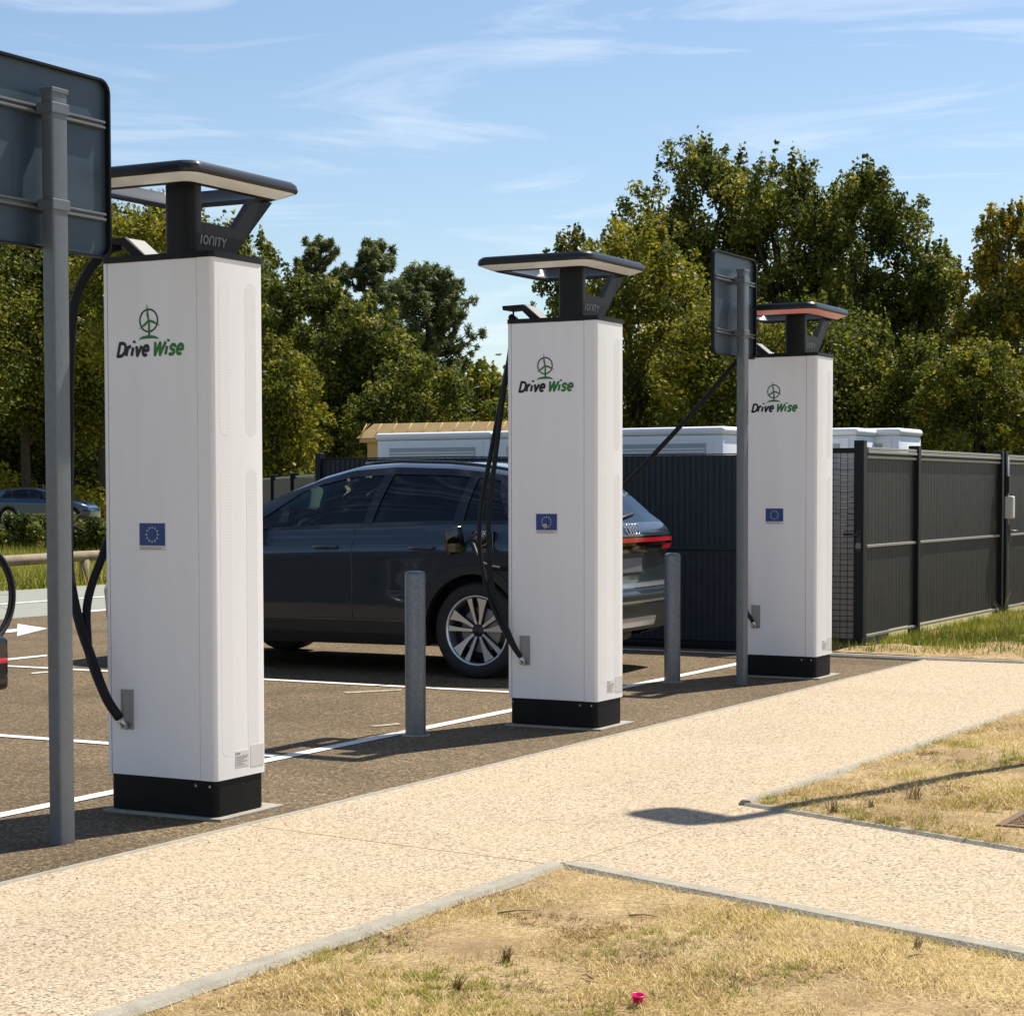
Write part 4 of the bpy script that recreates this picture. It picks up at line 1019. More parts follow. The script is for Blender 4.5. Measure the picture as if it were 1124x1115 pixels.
# wire mesh gate leaf left of the tall post
wg = empty('mesh_gate', (FA0 + V * .60).to_tuple(), SITE_ROT, 'narrow wire mesh gate between the farthest station and the tall black post', 'gate')
mb = MB()
for k in range(9): mb.tube([(.03 + k * .065, 0, .12), (.03 + k * .065, 0, 1.74)], .0032, 5)
for k in range(34): mb.tube([(.02, .006, .12 + k * .0495), (.56, .006, .12 + k * .0495)], .0032, 5)
mb.build('wire_mesh', 'fence_post', wg)
mb = MB(); mb.box(0, .56, -.02, .02, 1.74, 1.785); mb.box(0, .56, -.02, .02, .07, .115); mb.box(-.03, -.001, -.02, .02, .05, 1.785); mb.build('frame', 'fence_post', wg)
bw = empty('block_wall', (FA0 + V * 1.3 + U * 1.1).to_tuple(), SITE_ROT, 'beige block wall seen through the wire mesh gate', 'wall')
mb = MB()
for r_ in range(9):
    x = -.1 - (.2 if r_ % 2 else 0)
    while x < 1.15:
        mb.box(max(x, -.1), min(x + .392, 1.15), 0, .2, r_ * .2 + .004, r_ * .2 + .196, .004, seg=1); x += .4
mb.build('blocks', 'beige', bw); MB().box(-.1, 1.15, .006, .194, 0, 1.795).build('mortar', 'ventgrey', bw)
# far fence leaving the enclosure's left corner
fd = Vector((-.20, .98, 0)).normalized()
build_panel_fence(FAL + fd * .05, FAL + fd * 11, 4, 'dark panel fence running back from the enclosure corner left of the yellow kiosk', zb=-.08, side=-1)

# white power cabinets in two rows
def cabinet(loc, rz, wd, dp, hh, label, vents=1):
    root = empty('power_cabinet', loc, rz, label, 'cabinet', 'white cabinets behind the dark fence')
    b = sharpen(MB().box(-wd / 2, wd / 2, -dp / 2, dp / 2, 0, hh - .08, .02).build('body', 'white2', root))
    t = sharpen(MB().box(-wd / 2 - .02, wd / 2 + .02, -dp / 2 - .02, dp / 2 + .02, hh - .078, hh, .035, seg=3).build('roof', 'white2', root))
    n = vents
    for i in range(n):
        x0 = -wd / 2 + .08 + i * (wd - .08) / n; x1 = x0 + (wd - .08) / n - .08
        d = MB()
        d.box(x0, x1, -dp / 2 - .012, -dp / 2 + .001, .15, hh - .105, .004, seg=1); dd = d.build('door', 'white2', root)
        v_ = MB().box(x0 + .10, x1 - .10, -dp / 2 - .018, -dp / 2 - .0125, hh - .9, hh - .165); vv = v_.build('vent', 'ventgrey', dd)
        s_ = MB()
        for k in range(24): s_.box(x0 + .11, x1 - .11, -dp / 2 - .022, -dp / 2 - .0182, hh - .88 + k * .0285, hh - .868 + k * .0285)
        s_.build('louvre', 'white2', vv)
    return root
c0 = Vector((-1.25, 22.45, 0)); c1 = Vector((2.30, 20.20, 0)); cd = (c1 - c0).normalized(); crz = math.atan2(cd.y, cd.x)
wds = [1.5, 1.35, 1.35]; labs = ['long white cabinet behind the car roof, in front of the yellow kiosk', 'white cabinet whose roof shows just right of the middle station', 'white cabinet whose roof runs up to the small sign post']
x = 0
for w_, lb_ in zip(wds, labs):
    c = c0 + cd * (x + w_ / 2); cabinet((c.x, c.y, 0), crz, w_ - .02, .9, 2.05, lb_, 1); x += w_ + .02
cabinet((3.52, 21.5, 0), crz + R(4), .62, .8, 2.07, 'white cabinet with louvres just right of the farthest station, behind the tall post')
cabinet((4.12, 21.9, 0), crz + R(4), .46, .8, 2.08, 'small white louvred cabinet rightmost behind the slatted gate')
# ochre kiosk with tiled roof edge
kb = Vector((-1.80, 25.0, 0)); kr = empty('kiosk', kb.to_tuple(), SITE_ROT, 'yellow rendered kiosk with a clay tiled roof behind the white cabinets', 'building')
MB().box(0, 2.3, 0, 1.6, -.1, 2.02, .0).build('wall', 'ochre', kr)
mb = MB()
def hip(x0, x1, y0, y1, z0, z1, ins): 
    a = [Vector(p) for p in ((x0, y0, z0), (x1, y0, z0), (x1, y1, z0), (x0, y1, z0), (x0 + ins, y0 + ins, z1), (x1 - ins, y0 + ins, z1), (x1 - ins, y1 - ins, z1), (x0 + ins, y1 - ins, z1))]
    return a, [(3, 2, 1, 0), (4, 5, 6, 7), (0, 1, 5, 4), (1, 2, 6, 5), (2, 3, 7, 6), (3, 0, 4, 7)]
mb.add(*hip(-.10, 2.4, -.10, 1.7, 2.075, 2.255, .16)); mb.box(-.07, 2.37, -.07, 1.67, 2.021, 2.0745)
tl = mb
x = -.06
while x < 2.35:
    tl.tube([(x, -.105, 2.072), (x + .02, .055, 2.254)], .006, 6); x += .22
y = -.05
while y < 1.65:
    tl.tube([(-.105, y, 2.072), (.055, y + .02, 2.254)], .006, 6); y += .22
rf = tl.build('roof', 'tile', kr)

# ============================================================ LEFT: VERGE, LOG RAIL
def vnoise(x, y, s):
    return (np.sin(x * s * 1.3 + 1.7) * np.cos(y * s * 1.1 + .3) + .6 * np.sin(x * s * 2.9 + y * s * 1.7 + 2.1) + .45 * np.cos(y * s * 4.1 - x * s * 3.3) + .35 * np.sin(x * s * 7.7 + .5) * np.sin(y * s * 6.9)) / 2.4
def inpoly(px, py, poly):
    r = np.zeros(len(px), bool); n = len(poly)
    for i in range(n):
        x1, y1 = poly[i][0], poly[i][1]; x2, y2 = poly[(i + 1) % n][0], poly[(i + 1) % n][1]
        c = ((y1 > py) != (y2 > py)) & (px < (x2 - x1) * (py - y1) / (y2 - y1 + 1e-12) + x1); r ^= c
    return r
def grass(name, poly, n, hh, wd, z, material, label, lie=0.5, patch=0.0, ps=1.0, tint=(.5, .25), cat='grass', clump=0, tintscale=1.4, tintamp=.35):
    xs = [p[0] for p in poly]; ys = [p[1] for p in poly]; m_ = n * 3
    x = rng.uniform(min(xs), max(xs), m_); y = rng.uniform(min(ys), max(ys), m_)
    if clump:
        nc = n // clump; cx = rng.uniform(min(xs), max(xs), nc * 3); cy = rng.uniform(min(ys), max(ys), nc * 3)
        i = rng.integers(0, nc * 3, m_); x = cx[i] + rng.normal(0, hh * .35, m_); y = cy[i] + rng.normal(0, hh * .35, m_)
    k = inpoly(x, y, poly)
    if patch: k &= vnoise(x, y, ps) + rng.normal(0, .22, m_) > (patch - .5)
    x = x[k][:n]; y = y[k][:n]; n = len(x)
    a = rng.uniform(0, 2 * np.pi, n); h = hh * rng.uniform(.45, 1.25, n); tilt = np.clip(rng.normal(lie, .25, n), .05, 1.45)
    dx = np.cos(a) * np.sin(tilt) * h; dy = np.sin(a) * np.sin(tilt) * h; dz = np.cos(tilt) * h + .003
    b = a + np.pi / 2 + rng.normal(0, .4, n); w2 = wd * rng.uniform(.6, 1.3, n) / 2
    co = np.empty((n, 3, 3)); zz = z if np.isscalar(z) else z
    co[:, 0] = np.stack([x - np.cos(b) * w2, y - np.sin(b) * w2, np.full(n, z)], 1)
    co[:, 1] = np.stack([x + np.cos(b) * w2, y + np.sin(b) * w2, np.full(n, z)], 1)
    co[:, 2] = np.stack([x + dx, y + dy, z + dz], 1)
    t = np.clip(tint[0] + tintamp * vnoise(x, y, tintscale) + rng.normal(0, tint[1], n), 0, 1)
    return fast_mesh(name, co.reshape(-1, 3), n, 3, t, material, label, cat)
def fast_mesh(name, co, nf, k, tint, material, label=None, cat=None, kind='stuff', parent=None):
    me = bpy.data.meshes.new(name); me.vertices.add(nf * k); me.vertices.foreach_set('co', co.astype(np.float32).ravel())
    me.loops.add(nf * k); me.loops.foreach_set('vertex_index', np.arange(nf * k, dtype=np.int32))
    me.polygons.add(nf); me.polygons.foreach_set('loop_start', np.arange(0, nf * k, k, dtype=np.int32))
    at = me.attributes.new('tint', 'FLOAT', 'FACE'); at.data.foreach_set('value', tint.astype(np.float32))
    me.update(calc_edges=True); me.materials.append(M[material]); o = bpy.data.objects.new(name, me); C.collection.objects.link(o)
    if parent is not None: o.parent = parent
    if label: tag(o, label, cat)
    if kind: tag(o, kind=kind)
    return o
vis1 = [apx, ext(apx, G(300, 1066), 1.6), Vector((-1.4, 4.9, 0)), Vector((1.6, 4.9, 0)), G(1240, 1090), G(1124, 1065)]
grass('dry_grass', vis1, 80000, .038, .0030, .024, 'grass_dry', 'short straw coloured grass matted over the front lawn', lie=1.2, patch=.52, ps=2.3, tint=(.62,.3))
grass('green_grass', vis1, 42000, .030, .0030, .024, 'grass_mix', 'thin yellow green grass patches on the front lawn', lie=1.0, patch=.74, ps=2.1, clump=40)
M['grass_brown'] = leaf_mat('grass_brown', (0.10, 0.055, 0.02), (0.20, 0.12, 0.05), (0.36, 0.23, 0.10), 0.2)
grass('dead_thatch', vis1, 26000, .028, .0034, .024, 'grass_brown', 'dead brown thatch between the straw on the front lawn', lie=1.3, patch=.6, ps=3.3, clump=12)
vis2 = [r0, ext(r0, G(1124, 787), .6), G(1300, 800), G(1300, 930), G(1124, 941)]
grass('dry_grass', vis2, 70000, .040, .0042, .024, 'grass_dry', 'dry straw grass on the lawn in the fork of the path', lie=1.2, patch=.5, ps=1.9)
grass('green_grass', vis2, 30000, .040, .0042, .024, 'grass_mix', 'yellow green tufts on the lawn in the fork of the path', lie=.9, patch=.76, ps=1.7, clump=34)
grass('dead_thatch', vis2, 20000, .034, .0042, .024, 'grass_brown', 'dead brown thatch on the lawn in the fork of the path', lie=1.25, patch=.62, ps=2.6, clump=12)
def Fp(t, o): return FA0 + U * t - V * o
bed = [v0 + U * .1, pb + U * .1, ext(pb, pc, 4), ext(pb, pc, 4) + U * 6, FA0 + U * 9 + V * -.05, FA0 - V * .05, FA0 + V * .5]
grass('fence_grass', bed, 70000, .10, .010, .05, 'grass_green', 'green grass growing along the foot of the slatted fence', lie=.5, clump=22, patch=.3, ps=1.2, tint=(.42, .2), tintamp=.55, tintscale=1.1)
grass('fence_grass', bed, 30000, .08, .010, .05, 'grass_dry', 'dry yellow grass mixed into the green fence verge', lie=.8, patch=.72, ps=1.0)
verge = [S(4, 15.0), S(45, 15.0), S(52, 30), S(4, 30)]
verge = [Vector((-9.5, 26.0, 0)), Vector((-5.2, 27.5, 0)), Vector((-4.5, 60, 0)), Vector((-17, 60, 0))]
verge = [p for p in [S(9, 14.95), S(22, 14.95), S(40, 22), S(24, 30), S(10, 20)]]
grass('verge_grass', verge, 42000, .34, .022, -.03, 'grass_green', 'rough yellow green grass beyond the road at the left', lie=.4, clump=26, tint=(.62, .2), tintscale=.5)
# log rail
lr = empty('log_rail', S(2, 15.5), math.atan2(U.y, U.x), 'low weathered log rail on short posts beyond the road at the left', 'rail fence')
pts = [(x, .03 * math.sin(x * 1.7), .40 + .015 * math.sin(x * .9)) for x in np.linspace(0, 30, 46)]
MB().tube(pts, .085, 10).build('log', 'logwood', lr)
for k in range(13): MB().tube([(k * 2.5 + .4, .0, -.1), (k * 2.5 + .4, .01, .36)], .075, 9).build('post', 'logwood', lr)

# ============================================================ TREES
def leaves(name, centres, radii, n, size, material, parent, tb=0.5, up=.25, aspect=.6, cl_t=.16, label=None, kind=None, cat=None, flat=1.0, tsd=.17):
    centres = np.array(centres); radii = np.array(radii)
    wgt = radii ** 2; i = rng.choice(len(centres), n, p=wgt / wgt.sum())
    d = rng.normal(size=(n, 3)); d /= np.linalg.norm(d, axis=1)[:, None]
    r = radii[i] * rng.uniform(.15, 1, n) ** .6 * (1 + .25 * (rng.random(n) > .93))
    c = centres[i] + d * r[:, None] * np.array([1, 1, flat])
    nr = d * .55 + rng.normal(size=(n, 3)) * .7; nr[:, 2] += up; nr /= np.linalg.norm(nr, axis=1)[:, None]
    a = np.cross(nr, rng.normal(size=(n, 3))); a /= np.linalg.norm(a, axis=1)[:, None]; b = np.cross(nr, a)
    s = (size * rng.uniform(.6, 1.35, n))[:, None]
    co = np.stack([c - a * s * .5, c + b * s * aspect * .5 - a * s * .05, c + a * s * .5 + nr * s * .08, c - b * s * aspect * .5 - a * s * .05], 1)
    ct = rng.normal(0, cl_t, len(centres)); t = np.clip(tb + ct[i] + rng.normal(0, tsd, n), 0, 1)
    return fast_mesh(name, co.reshape(-1, 3), n, 4, t, material, label, cat, kind, parent)
def tree(px, D, ytop, rpx, label, name='broadleaf_tree', material='leaf_oak', n=22000, zb=.9, tb=.42, cat='tree', group='trees behind the fence', spiky=0.0, nl=None, leafk=.0023, dens=1.0, seed=0, gap=0.0):
    X = (px - 562) / F * D; top = EYE + (HOR - ytop) / F * D; r = rpx / F * D
    rs = random.Random(int(px * 7 + D + seed)); root = empty(name, (X, D, -.05), 0, label, cat, group)
    cz = (top + zb) / 2; hz = (top - zb) / 2
    cs = []; rad = []
    nl = nl or int(95 * dens)
    k = 0
    while len(cs) < nl:
        th = rs.uniform(0, 2 * math.pi); t = rs.uniform(-1, 1); q = rs.uniform(.35, 1) ** .5
        env = math.sqrt(max(0, 1 - abs(t) ** 2.6)) * (1 + .22 * math.sin(3 * th + px) + .12 * math.sin(5 * t + th * 2))
        c = (math.cos(th) * r * env * q * .82, math.sin(th) * r * env * q * .82, cz + t * hz * .86)
        cs.append(c); rad.append(r * rs.uniform(.20, .38) * (1.0 if t < .5 else .85))
    # small sprays on the outline, so the edge is uneven
    for j in range(int(nl * .9)):
        th = rs.uniform(0, 2 * math.pi); t = rs.uniform(-.3, 1); env = math.sqrt(max(0.02, 1 - abs(t) ** 2.6)) * (1 + .22 * math.sin(3 * th + px) + .12 * math.sin(5 * t + th * 2))
        cs.append((math.cos(th) * r * env * 1.0, math.sin(th) * r * env * 1.0, cz + t * hz * rs.uniform(.90, 1.03))); rad.append(r * rs.uniform(.07, .16))
    # thin sprigs standing above the outline
    for j in range(16):
        th = rs.uniform(0, 2 * math.pi); q = rs.uniform(0, .8); zt = cz + hz * .88 * math.sqrt(max(.05, 1 - q ** 2.6)) * 1.0
        x_, y_ = math.cos(th) * r * q, math.sin(th) * r * q; ln_ = r * rs.uniform(.10, .24); dx_ = rs.uniform(-.35, .35)
        for m_ in range(5): cs.append((x_ + dx_ * ln_ * m_ / 4, y_, zt + hz * .02 + ln_ * m_ / 2.5)); rad.append(r * (.065 - .009 * m_))
    # trunk and limbs
    mb = MB(); tr = .045 * (top) ** .9 * .45 + .04
    H = cz + hz * .35
    tp_ = [Vector((0, 0, 0)), Vector((rs.uniform(-.1, .1), 0, H * .3)), Vector((rs.uniform(-.2, .2), .1, H * .65)), Vector((rs.uniform(-.3, .3), .1, H)), Vector((0, 0, top * .80))]
    ct_ = catmull(tp_, 5); mb.tube(ct_, tr, 8, rr=[tr * (1.25 if i == 0 else 1) * (1 - i / len(ct_) * .85) for i in range(len(ct_))])
    mb.build('trunk', 'bark', root)
    lm = MB()
    for j in range(16):
        c = Vector(cs[j * (nl // 16)]); s0 = Vector((0, 0, min(max(zb * .8, c.z * rs.uniform(.45, .75)), H)))
        m_ = s0.lerp(c, .5) + Vector((0, 0, .12 * r)); q = catmull([s0, m_, c], 4)
        lm.tube(q, .03, 6, rr=[tr * .42 * (1 - .75 * i / len(q)) for i in range(len(q))])
    lm.build('limbs', 'bark', root)
    leaves('crown', cs, rad, int(n * 1.6), leafk * D, material, root, tb)
    return root
OAK = 'broadleaf tree'
tree(30, 98, 232, 120, 'tall dark tree at the far left behind the blue car, under the large sign', zb=4.2, n=26000, leafk=.0022)
tree(-60, 92, 250, 90, 'dark tree at the left edge behind the large sign', zb=3.5, n=12000, leafk=.0022)
tree(112, 100, 222, 110, 'tall dark tree between the large sign post and the nearest station', zb=4.0, n=24000, tb=.46, leafk=.0022)
tree(178, 62, 226, 92, 'yellow green tree standing right behind the canopy of the nearest station', material='leaf_yel', n=18000, tb=.30, zb=4.4)
tree(262, 58, 246, 74, 'round dark oak just right of the nearest station', n=24000, tb=.40)
tree(335, 52, 300, 78, 'dark bushy oak above the corner of the fence', n=26000, tb=.36)
tree(300, 44, 372, 62, 'low oak with yellowish leaves right of the nearest station', material='leaf_yel', n=15000, tb=.28)
tree(405, 50, 328, 62, 'dark tree in front of the pines, left of the yellow kiosk', n=20000, tb=.34)
tree(455, 46, 392, 66, 'low olive green tree behind the yellow kiosk', n=15000, tb=.42)
tree(528, 48, 398, 48, 'small yellow green tree left of the middle station', material='leaf_yel', n=12000, tb=.36)
tree(590, 50, 440, 60, 'low tree hidden behind the middle station', n=9000, tb=.36)
tree(88, 107, 300, 110, 'dark low tree deep in the wood behind the blue car', zb=.6, n=24000, leafk=.0024, tb=.3)
tree(10, 108, 300, 100, 'dark low tree deep in the wood at the far left', zb=.6, n=18000, leafk=.0024, tb=.3)
# pines
def pine(px, D, ytop, rpx, label, zb, n=16000):
    n = int(n * 1.7)
    X = (px - 562) / F * D; top = EYE + (HOR - ytop) / F * D; r = rpx / F * D; rs = random.Random(px)
    root = empty('pine_tree', (X, D, -.05), 0, label, 'pine tree', 'pines behind the dark oaks')
    mb = MB(); tp_ = catmull([(0, 0, 0), (.12, 0, top * .35), (.05, 0, top * .7), (0, 0, top * .98)], 8)
    mb.tube(tp_, .15, 8, rr=[.17 * (1 - .88 * i / len(tp_)) + .015 for i in range(len(tp_))]); mb.build('trunk', 'bark', root)
    cs = []; rad = []; lm = MB(); z = zb
    while z < top * .985:
        f = (z - zb) / (top - zb); rr_ = 1.25 * r * (math.sin(math.pi * min(1, f * .72 + .28)) ** .6) * rs.uniform(.75, 1.1)
        for j in range(rs.randint(4, 7)):
            th = rs.uniform(0, 6.28); e = Vector((math.cos(th) * rr_, math.sin(th) * rr_, z + rr_ * .35 + .1))
            lm.tube([Vector((.05, 0, z)), Vector((e.x * .5, e.y * .5, z + rr_ * .10)), e], .03, 5, rr=[.04, .028, .012])
            for q in np.linspace(.35, 1.05, 6):
                cs.append((e.x * q + rs.uniform(-.1, .1) * r, e.y * q + rs.uniform(-.1, .1) * r, z + (e.z - z) * q * q + rs.uniform(0, .12) * r)); rad.append(r * rs.uniform(.06, .13))
        z += (top - zb) * rs.uniform(.045, .07)
    cs.append((0, 0, top)); rad.append(.12 * r)
    lm.build('limbs', 'bark', root)
    leaves('crown', cs, rad, n, .0034 * D, 'leaf_pine', root, .5, up=.7, aspect=.2, flat=1.3)
pine(352, 66, 262, 34, 'narrow dark pine poking up behind the oaks, leftmost pine', 3.5, 15000)
pine(412, 62, 272, 44, 'dark pine in the middle of the three pines', 3.5, 20000)
pine(470, 56, 297, 42, 'rightmost pine with a thin bare trunk above the yellow kiosk', 4.2, 15000)
# right side
tree(628, 38, 250, 40, 'thin open tree with loose sprays above the middle canopy', n=3600, nl=26, tb=.45, zb=3.0)
tree(700, 33, 240, 88, 'yellow green tree between the middle and the farthest station', material='leaf_yel', n=27000, tb=.34)
tree(800, 31, 330, 92, 'lower yellow green tree right behind the small sign', material='leaf_yel', n=24000, tb=.30)
tree(772, 40, 155, 80, 'tallest dark green tree rising above the small sign', n=26000, tb=.46, zb=2.5)
tree(862, 39, 172, 82, 'dark green tree above the canopy of the farthest station', n=26000, tb=.44, zb=2.0)
tree(950, 38, 184, 76, 'dark green tree right of the farthest station canopy', n=26000, tb=.42, zb=1.5)
tree(905, 32, 330, 92, 'dense dark tree low behind the white cabinets on the right', n=24000, tb=.36)
tree(1018, 37, 262, 58, 'lower dark tree filling the gap left of the amber tree', n=19000, tb=.38)
tree(1010, 31, 372, 74, 'dark bush like tree behind the slatted fence', n=18000, tb=.34)
tree(1108, 30, 222, 66, 'amber and yellow leaved tree at the right edge', material='leaf_aut', n=27000, tb=.40)
tree(1075, 28, 372, 70, 'olive tree with a few amber leaves low behind the right end of the fence', material='leaf_yel', n=19000, tb=.26)
tree(1190, 33, 250, 80, 'green tree just beyond the right edge', n=12000)
# bare twigs above the thin tree
bt = MB(); rs = random.Random(5)
bX = (656 - 562) / F * 39
def twig(p, d, ln, r_, dep):
    e = p + d * ln; bt.tube([p, p.lerp(e, .5) + Vector((rs.uniform(-.03, .03), 0, .02)), e], r_, 4, rr=[r_, r_ * .8, r_ * .5])
    if dep:
        for _ in range(3): twig(p.lerp(e, rs.uniform(.4, 1)), (d + Vector((rs.uniform(-.7, .7), rs.uniform(-.5, .5), rs.uniform(-.1, .5)))).normalized(), ln * .62, r_ * .6, dep - 1)
twig(Vector((0, 0, 3.6)), Vector((-.1, 0, 1)), 1.2, .035, 4)
mbt = MB().tube([(.4, 0, 0), (.3, 0, 2), (0, 0, 3.62)], .06, 7, rr=[.1, .07, .035])
dt = empty('bare_tree', (bX + .25, 39, 0), 0, 'bare grey twigs of a leafless tree above the yellow green tree', 'tree')
mbt.build('trunk', 'bark', dt); bt.build('twigs', 'logwood', dt)
# far wood that closes the gaps, undergrowth and shrubs: uncountable masses
def mass(name, x0, x1, y0, y1, h0, h1, n, rad_, size, material, label, tb, cat, z0=0.0):
    cs = []; rd = []
    for _ in range(int((x1 - x0) * 5 / rad_) + 20):
        x = random.uniform(x0, x1); y = y0 + (y1 - y0) * (random.random()); h = h0 + (h1 - h0) * random.random() * (.6 + .4 * math.sin(x * .7))
        cs.append((x, y, z0 + h * random.random() ** .7)); rd.append(rad_ * random.uniform(.5, 1.2))
    return leaves(name, cs, rd, n, size, material, None, tb, kind='stuff', label=label, cat=cat)
mass('far_wood', -50, 60, 110, 122, 6, 11.5, 130000, 2.2, .45, 'leaf_oak', 'far dark wood closing the gaps between the trees', .30, 'wood')
mass('undergrowth', -32, -12, 97, 106, 1.0, 2.6, 22000, 1.0, .22, 'leaf_yel', 'sunlit yellow green undergrowth behind the blue car', .82, 'undergrowth')
mass('hedge', -3.6, 9.5, 30, 33, .8, 2.6, 42000, .8, .10, 'leaf_oak', 'dark hedge foliage behind the cabinets and fence', .32, 'hedge')
mass('hedge', 6.5, 14.5, 25.5, 27, .5, 1.8, 12000, .6, .08, 'leaf_oak', 'low dark growth behind the right end of the fence', .30, 'hedge')
# shrubs by the log rail
for k, (px, D, hpx, rp, nb) in enumerate(((8, 44, 560, 38, 9000), (52, 47, 556, 34, 8000), (92, 42, 562, 38, 9500), (140, 45, 560, 34, 5000))):
    X = (px - 562) / F * D; r = rp / F * D; top = EYE + (HOR - hpx) / F * D
    sh = empty('shrub', (X, D, -.03), 0, ['dark brownish shrub below the blue car at the left edge', 'dark shrub behind the log rail left of the sign post', 'brownish shrub in front of the blue car, beside the nearest station', 'dark shrub hidden behind the nearest station'][k], 'shrub', 'dark shrubs behind the log rail')
    cs = [(random.uniform(-r, r), random.uniform(-.5, .5), random.uniform(.1, top * .82)) for _ in range(34)]
    leaves('foliage', cs, [r * .3] * 34, nb, .09, 'leaf_oak', sh, .30)
    st = MB()
    for _ in range(12): 
        a = Vector((random.uniform(-.2, .2), random.uniform(-.2, .2), 0)); st.tube([a, a * 2 + Vector((random.uniform(-.4, .4), 0, top * .5)), a * 3 + Vector((random.uniform(-.5, .5), 0, top * .9))], .012, 5)
    st.build('stem', 'bark', sh)

# ============================================================ SMALL THINGS ON THE GROUND
# street lamp just outside the right edge whose shadow crosses the path
hd2 = Vector((-SUN.x, -SUN.y, 0)); tanel = SUN.z / hd2.length; hd2.normalize()
tip = G(742, 898); base = G(905, 892.5)
Hh = 5.6; Ll = Hh / tanel
lp = empty('street_lamp', (G(790, 907) - hd2 * Ll).to_tuple(), 0, 'tall grey street lamp standing on the lawn beside the path', 'street lamp')
MB().tube([(0, 0, -.02), (0, 0, .9)], .05, 12).build('base', 'post', lp)
MB().tube([(0, 0, .9), (0, 0, Hh - .1), (-.02, 0, Hh)], .052, 12).build('pole', 'post', lp)
hdir = (tip - G(790, 907)); hdir.z = 0
ang = math.atan2(hdir.y, hdir.x)
hm = Matrix.Translation((-.02, 0, Hh)) @ Matrix.Rotation(ang, 4, 'Z')
sharpen(MB().prism([(x + .17, y) for x, y in rrect(-.20, .26, -.15, .15, .11)], .07, hm).build('lamp_head', 'post', lp))
# bird on the near sign, drain grate, cup, twigs, stones, weeds
gr = empty('drain_grate', G(1182, 911, .012).to_tuple(), math.atan2(U.y, U.x) , 'rusty brown drain grate set in the dry lawn at the right edge', 'grate')
mb = MB(); mb.box(-.26, .26, -.26, -.225, .0, .03); mb.box(-.26, .26, .225, .26, .0, .03); mb.box(-.26, -.2255, -.2245, .2245, .0, .03); mb.box(.2255, .26, -.2245, .2245, .0, .03); mb.build('frame', 'rust', gr)
mb = MB()
for k in range(11): mb.box(-.21 + k * .04, -.196 + k * .04, -.224, .224, .004, .026)
for k in range(3): mb.box(-.2245, .2245, -.12 + k * .12, -.108 + k * .12, .003, .0245)
mb.build('bars', 'rust', gr); MB().box(-.224, .224, -.2241, .2241, -.03, .0).build('pit', 'black', gr)
cu = empty('cup', (G(700, 1107, .03)).to_tuple(), R(20), 'small bright pink plastic cup lying on the dry front lawn', 'cup')
MB().lathe([(0, .001), (.012, .002), (.0175, .026), (.020, .0265), (.0175, .028), (.0155, .026), (.0105, .004), (0, .004)], 24, Matrix.Rotation(R(8), 4, 'X')).build('bowl', 'pink', cu)
tw = random.Random(9)
def on(poly_a, px, py): return G(px, py, .03)
for k, (px, py, ln, an) in enumerate(((545, 1005, .14, .3), (690, 1008, .10, -.2), (800, 1010, .06, 1.2), (1000, 1055, .07, .5), (650, 1078, .05, 2.2))):
    p = G(px, py, .034); d = Vector((math.cos(an), math.sin(an), 0)) * ln
    o = MB().tube([p, p + d * .5 + Vector((0, 0, .006)), p + d], .003, 6, rr=[.004, .003, .0015]).build('twig', 'stem')
    tag(o, ['longest dry twig near the front kerb, on the front lawn', 'dry twig lying close below the kerb corner on the front lawn', 'short dry twig on the front lawn right of the kerb corner', 'short dry twig far right on the front lawn by the kerb', 'tiny dry twig near the pink cup on the front lawn'][k], 'twig', 'dry twigs on the front lawn')
def weed(loc, h, n, label, w_=.006, mt='stem'):
    mb = MB(); r_ = random.Random(int(loc[0] * 99))
    for _ in range(n * 2):
        a = r_.uniform(0, 6.28); s_ = r_.uniform(.15, .8) * h; hh_ = h * r_.uniform(.35, 1)
        b = Vector((r_.uniform(-.2, .2) * h, r_.uniform(-.2, .2) * h, 0)); p = [b, b + Vector((math.cos(a) * s_ * .35, math.sin(a) * s_ * .35, hh_ * .6)), b + Vector((math.cos(a) * s_, math.sin(a) * s_, hh_))]
        mb.tube(p, w_ * .25, 3, rr=[w_ * .25, w_ * .2, w_ * .06])
    o = mb.build('weed', mt); o.location = loc; tag(o, label, 'weed', 'dry weeds in the grass'); return o
weed(G(915, 893, .03), .10, 14, 'spiky brown weed where the lamp shadow crosses the lawn')
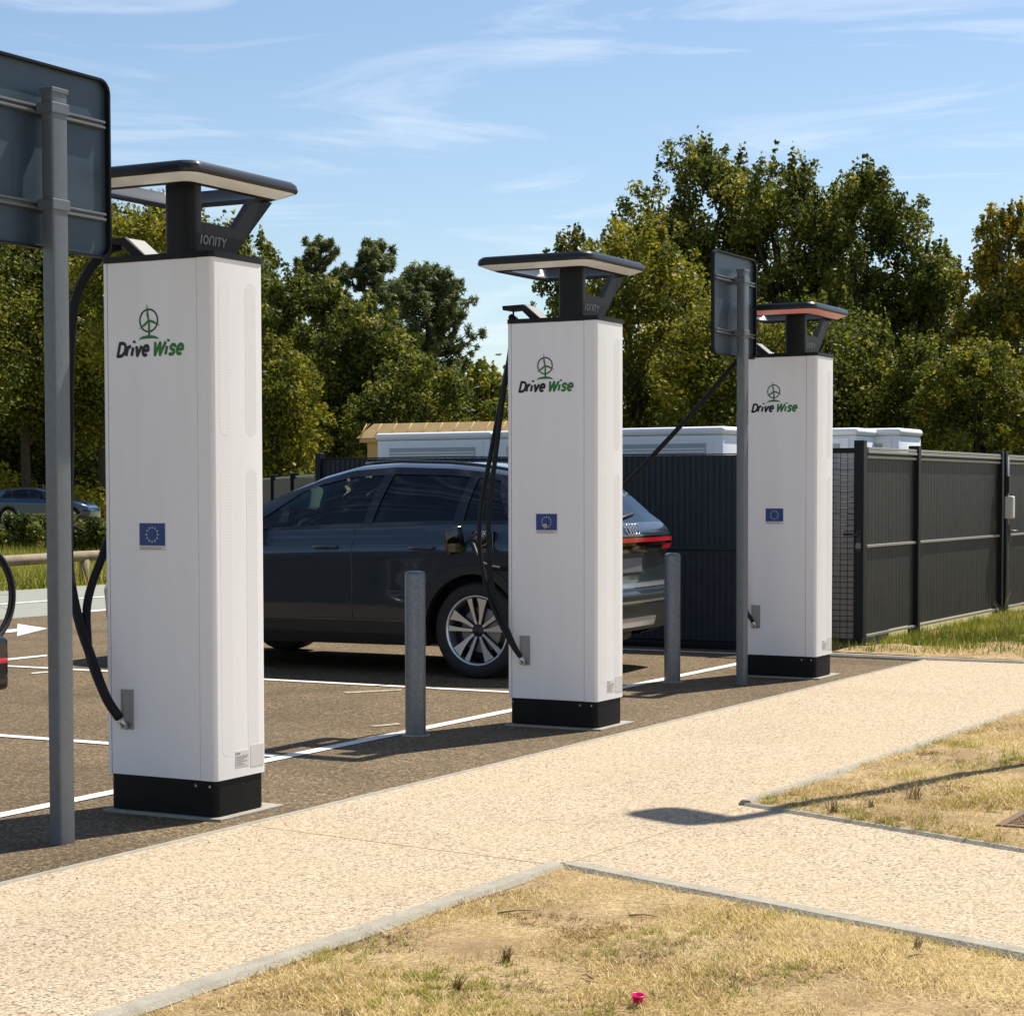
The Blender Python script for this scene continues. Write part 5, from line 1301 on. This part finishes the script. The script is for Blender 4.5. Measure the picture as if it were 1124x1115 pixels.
weed(G(1005, 880, .03), .13, 12, 'tall thin brown weed on the lawn in the fork of the path')
weed(G(958, 888, .03), .06, 10, 'low brown weed left of the tall thin one on the lawn')
weed(G(1105, 705, .1), .45, 5, 'tall green stems in the grass beside the lock post', .012, 'field')
weed(G(1010, 1045, .03), .05, 9, 'small dry weed on the front lawn at the right')
weed(G(555, 1058, .03), .06, 16, 'dry weed tuft in the middle of the front lawn')
weed(G(500, 1090, .03), .055, 14, 'dry weed tuft near the bottom of the front lawn')

def litter(name, poly, n, size, material, label, z, cat):
    xs = [p[0] for p in poly]; ys = [p[1] for p in poly]
    x = rng.uniform(min(xs), max(xs), n * 3); y = rng.uniform(min(ys), max(ys), n * 3); k = inpoly(x, y, poly); x = x[k][:n]; y = y[k][:n]
    mb = MB(); oc = [(1, 0, 0), (-1, 0, 0), (0, 1, 0), (0, -1, 0), (0, 0, 1), (0, 0, -1)]; fc = [(0, 2, 4), (2, 1, 4), (1, 3, 4), (3, 0, 4), (2, 0, 5), (1, 2, 5), (3, 1, 5), (0, 3, 5)]
    for a, b in zip(x, y):
        q = size * random.uniform(.4, 1.3); r_ = random.uniform(0, 6.28); c_, s_ = math.cos(r_), math.sin(r_)
        mb.add([(a + (p[0] * c_ - p[1] * .7 * s_) * q, b + (p[0] * s_ + p[1] * .7 * c_) * q, z + p[2] * q * .5) for p in oc], fc)
    o = mb.build(name, material); tag(o, label, cat, kind='stuff'); return o
litter('gravel', vis1, 350, .004, 'tile', 'loose pale grit scattered over the front lawn soil', .032, 'gravel')
litter('gravel', vis2, 300, .006, 'tile', 'loose pale grit scattered over the lawn in the fork of the path', .032, 'gravel')
pth = [pa0 + (-V) * .05, pb, pb - V * .35, pa0 - V * .35]
litter('gravel', pth, 500, .005, 'bark', 'dark grit along the asphalt side of the path', .014, 'gravel')
asf = [pa0 + V * .02, pb + V * .02, pb + V * .9, pa0 + V * .9]
litter('gravel', asf, 700, .005, 'stem', 'pale grit lying on the asphalt around the stations', .003, 'gravel')
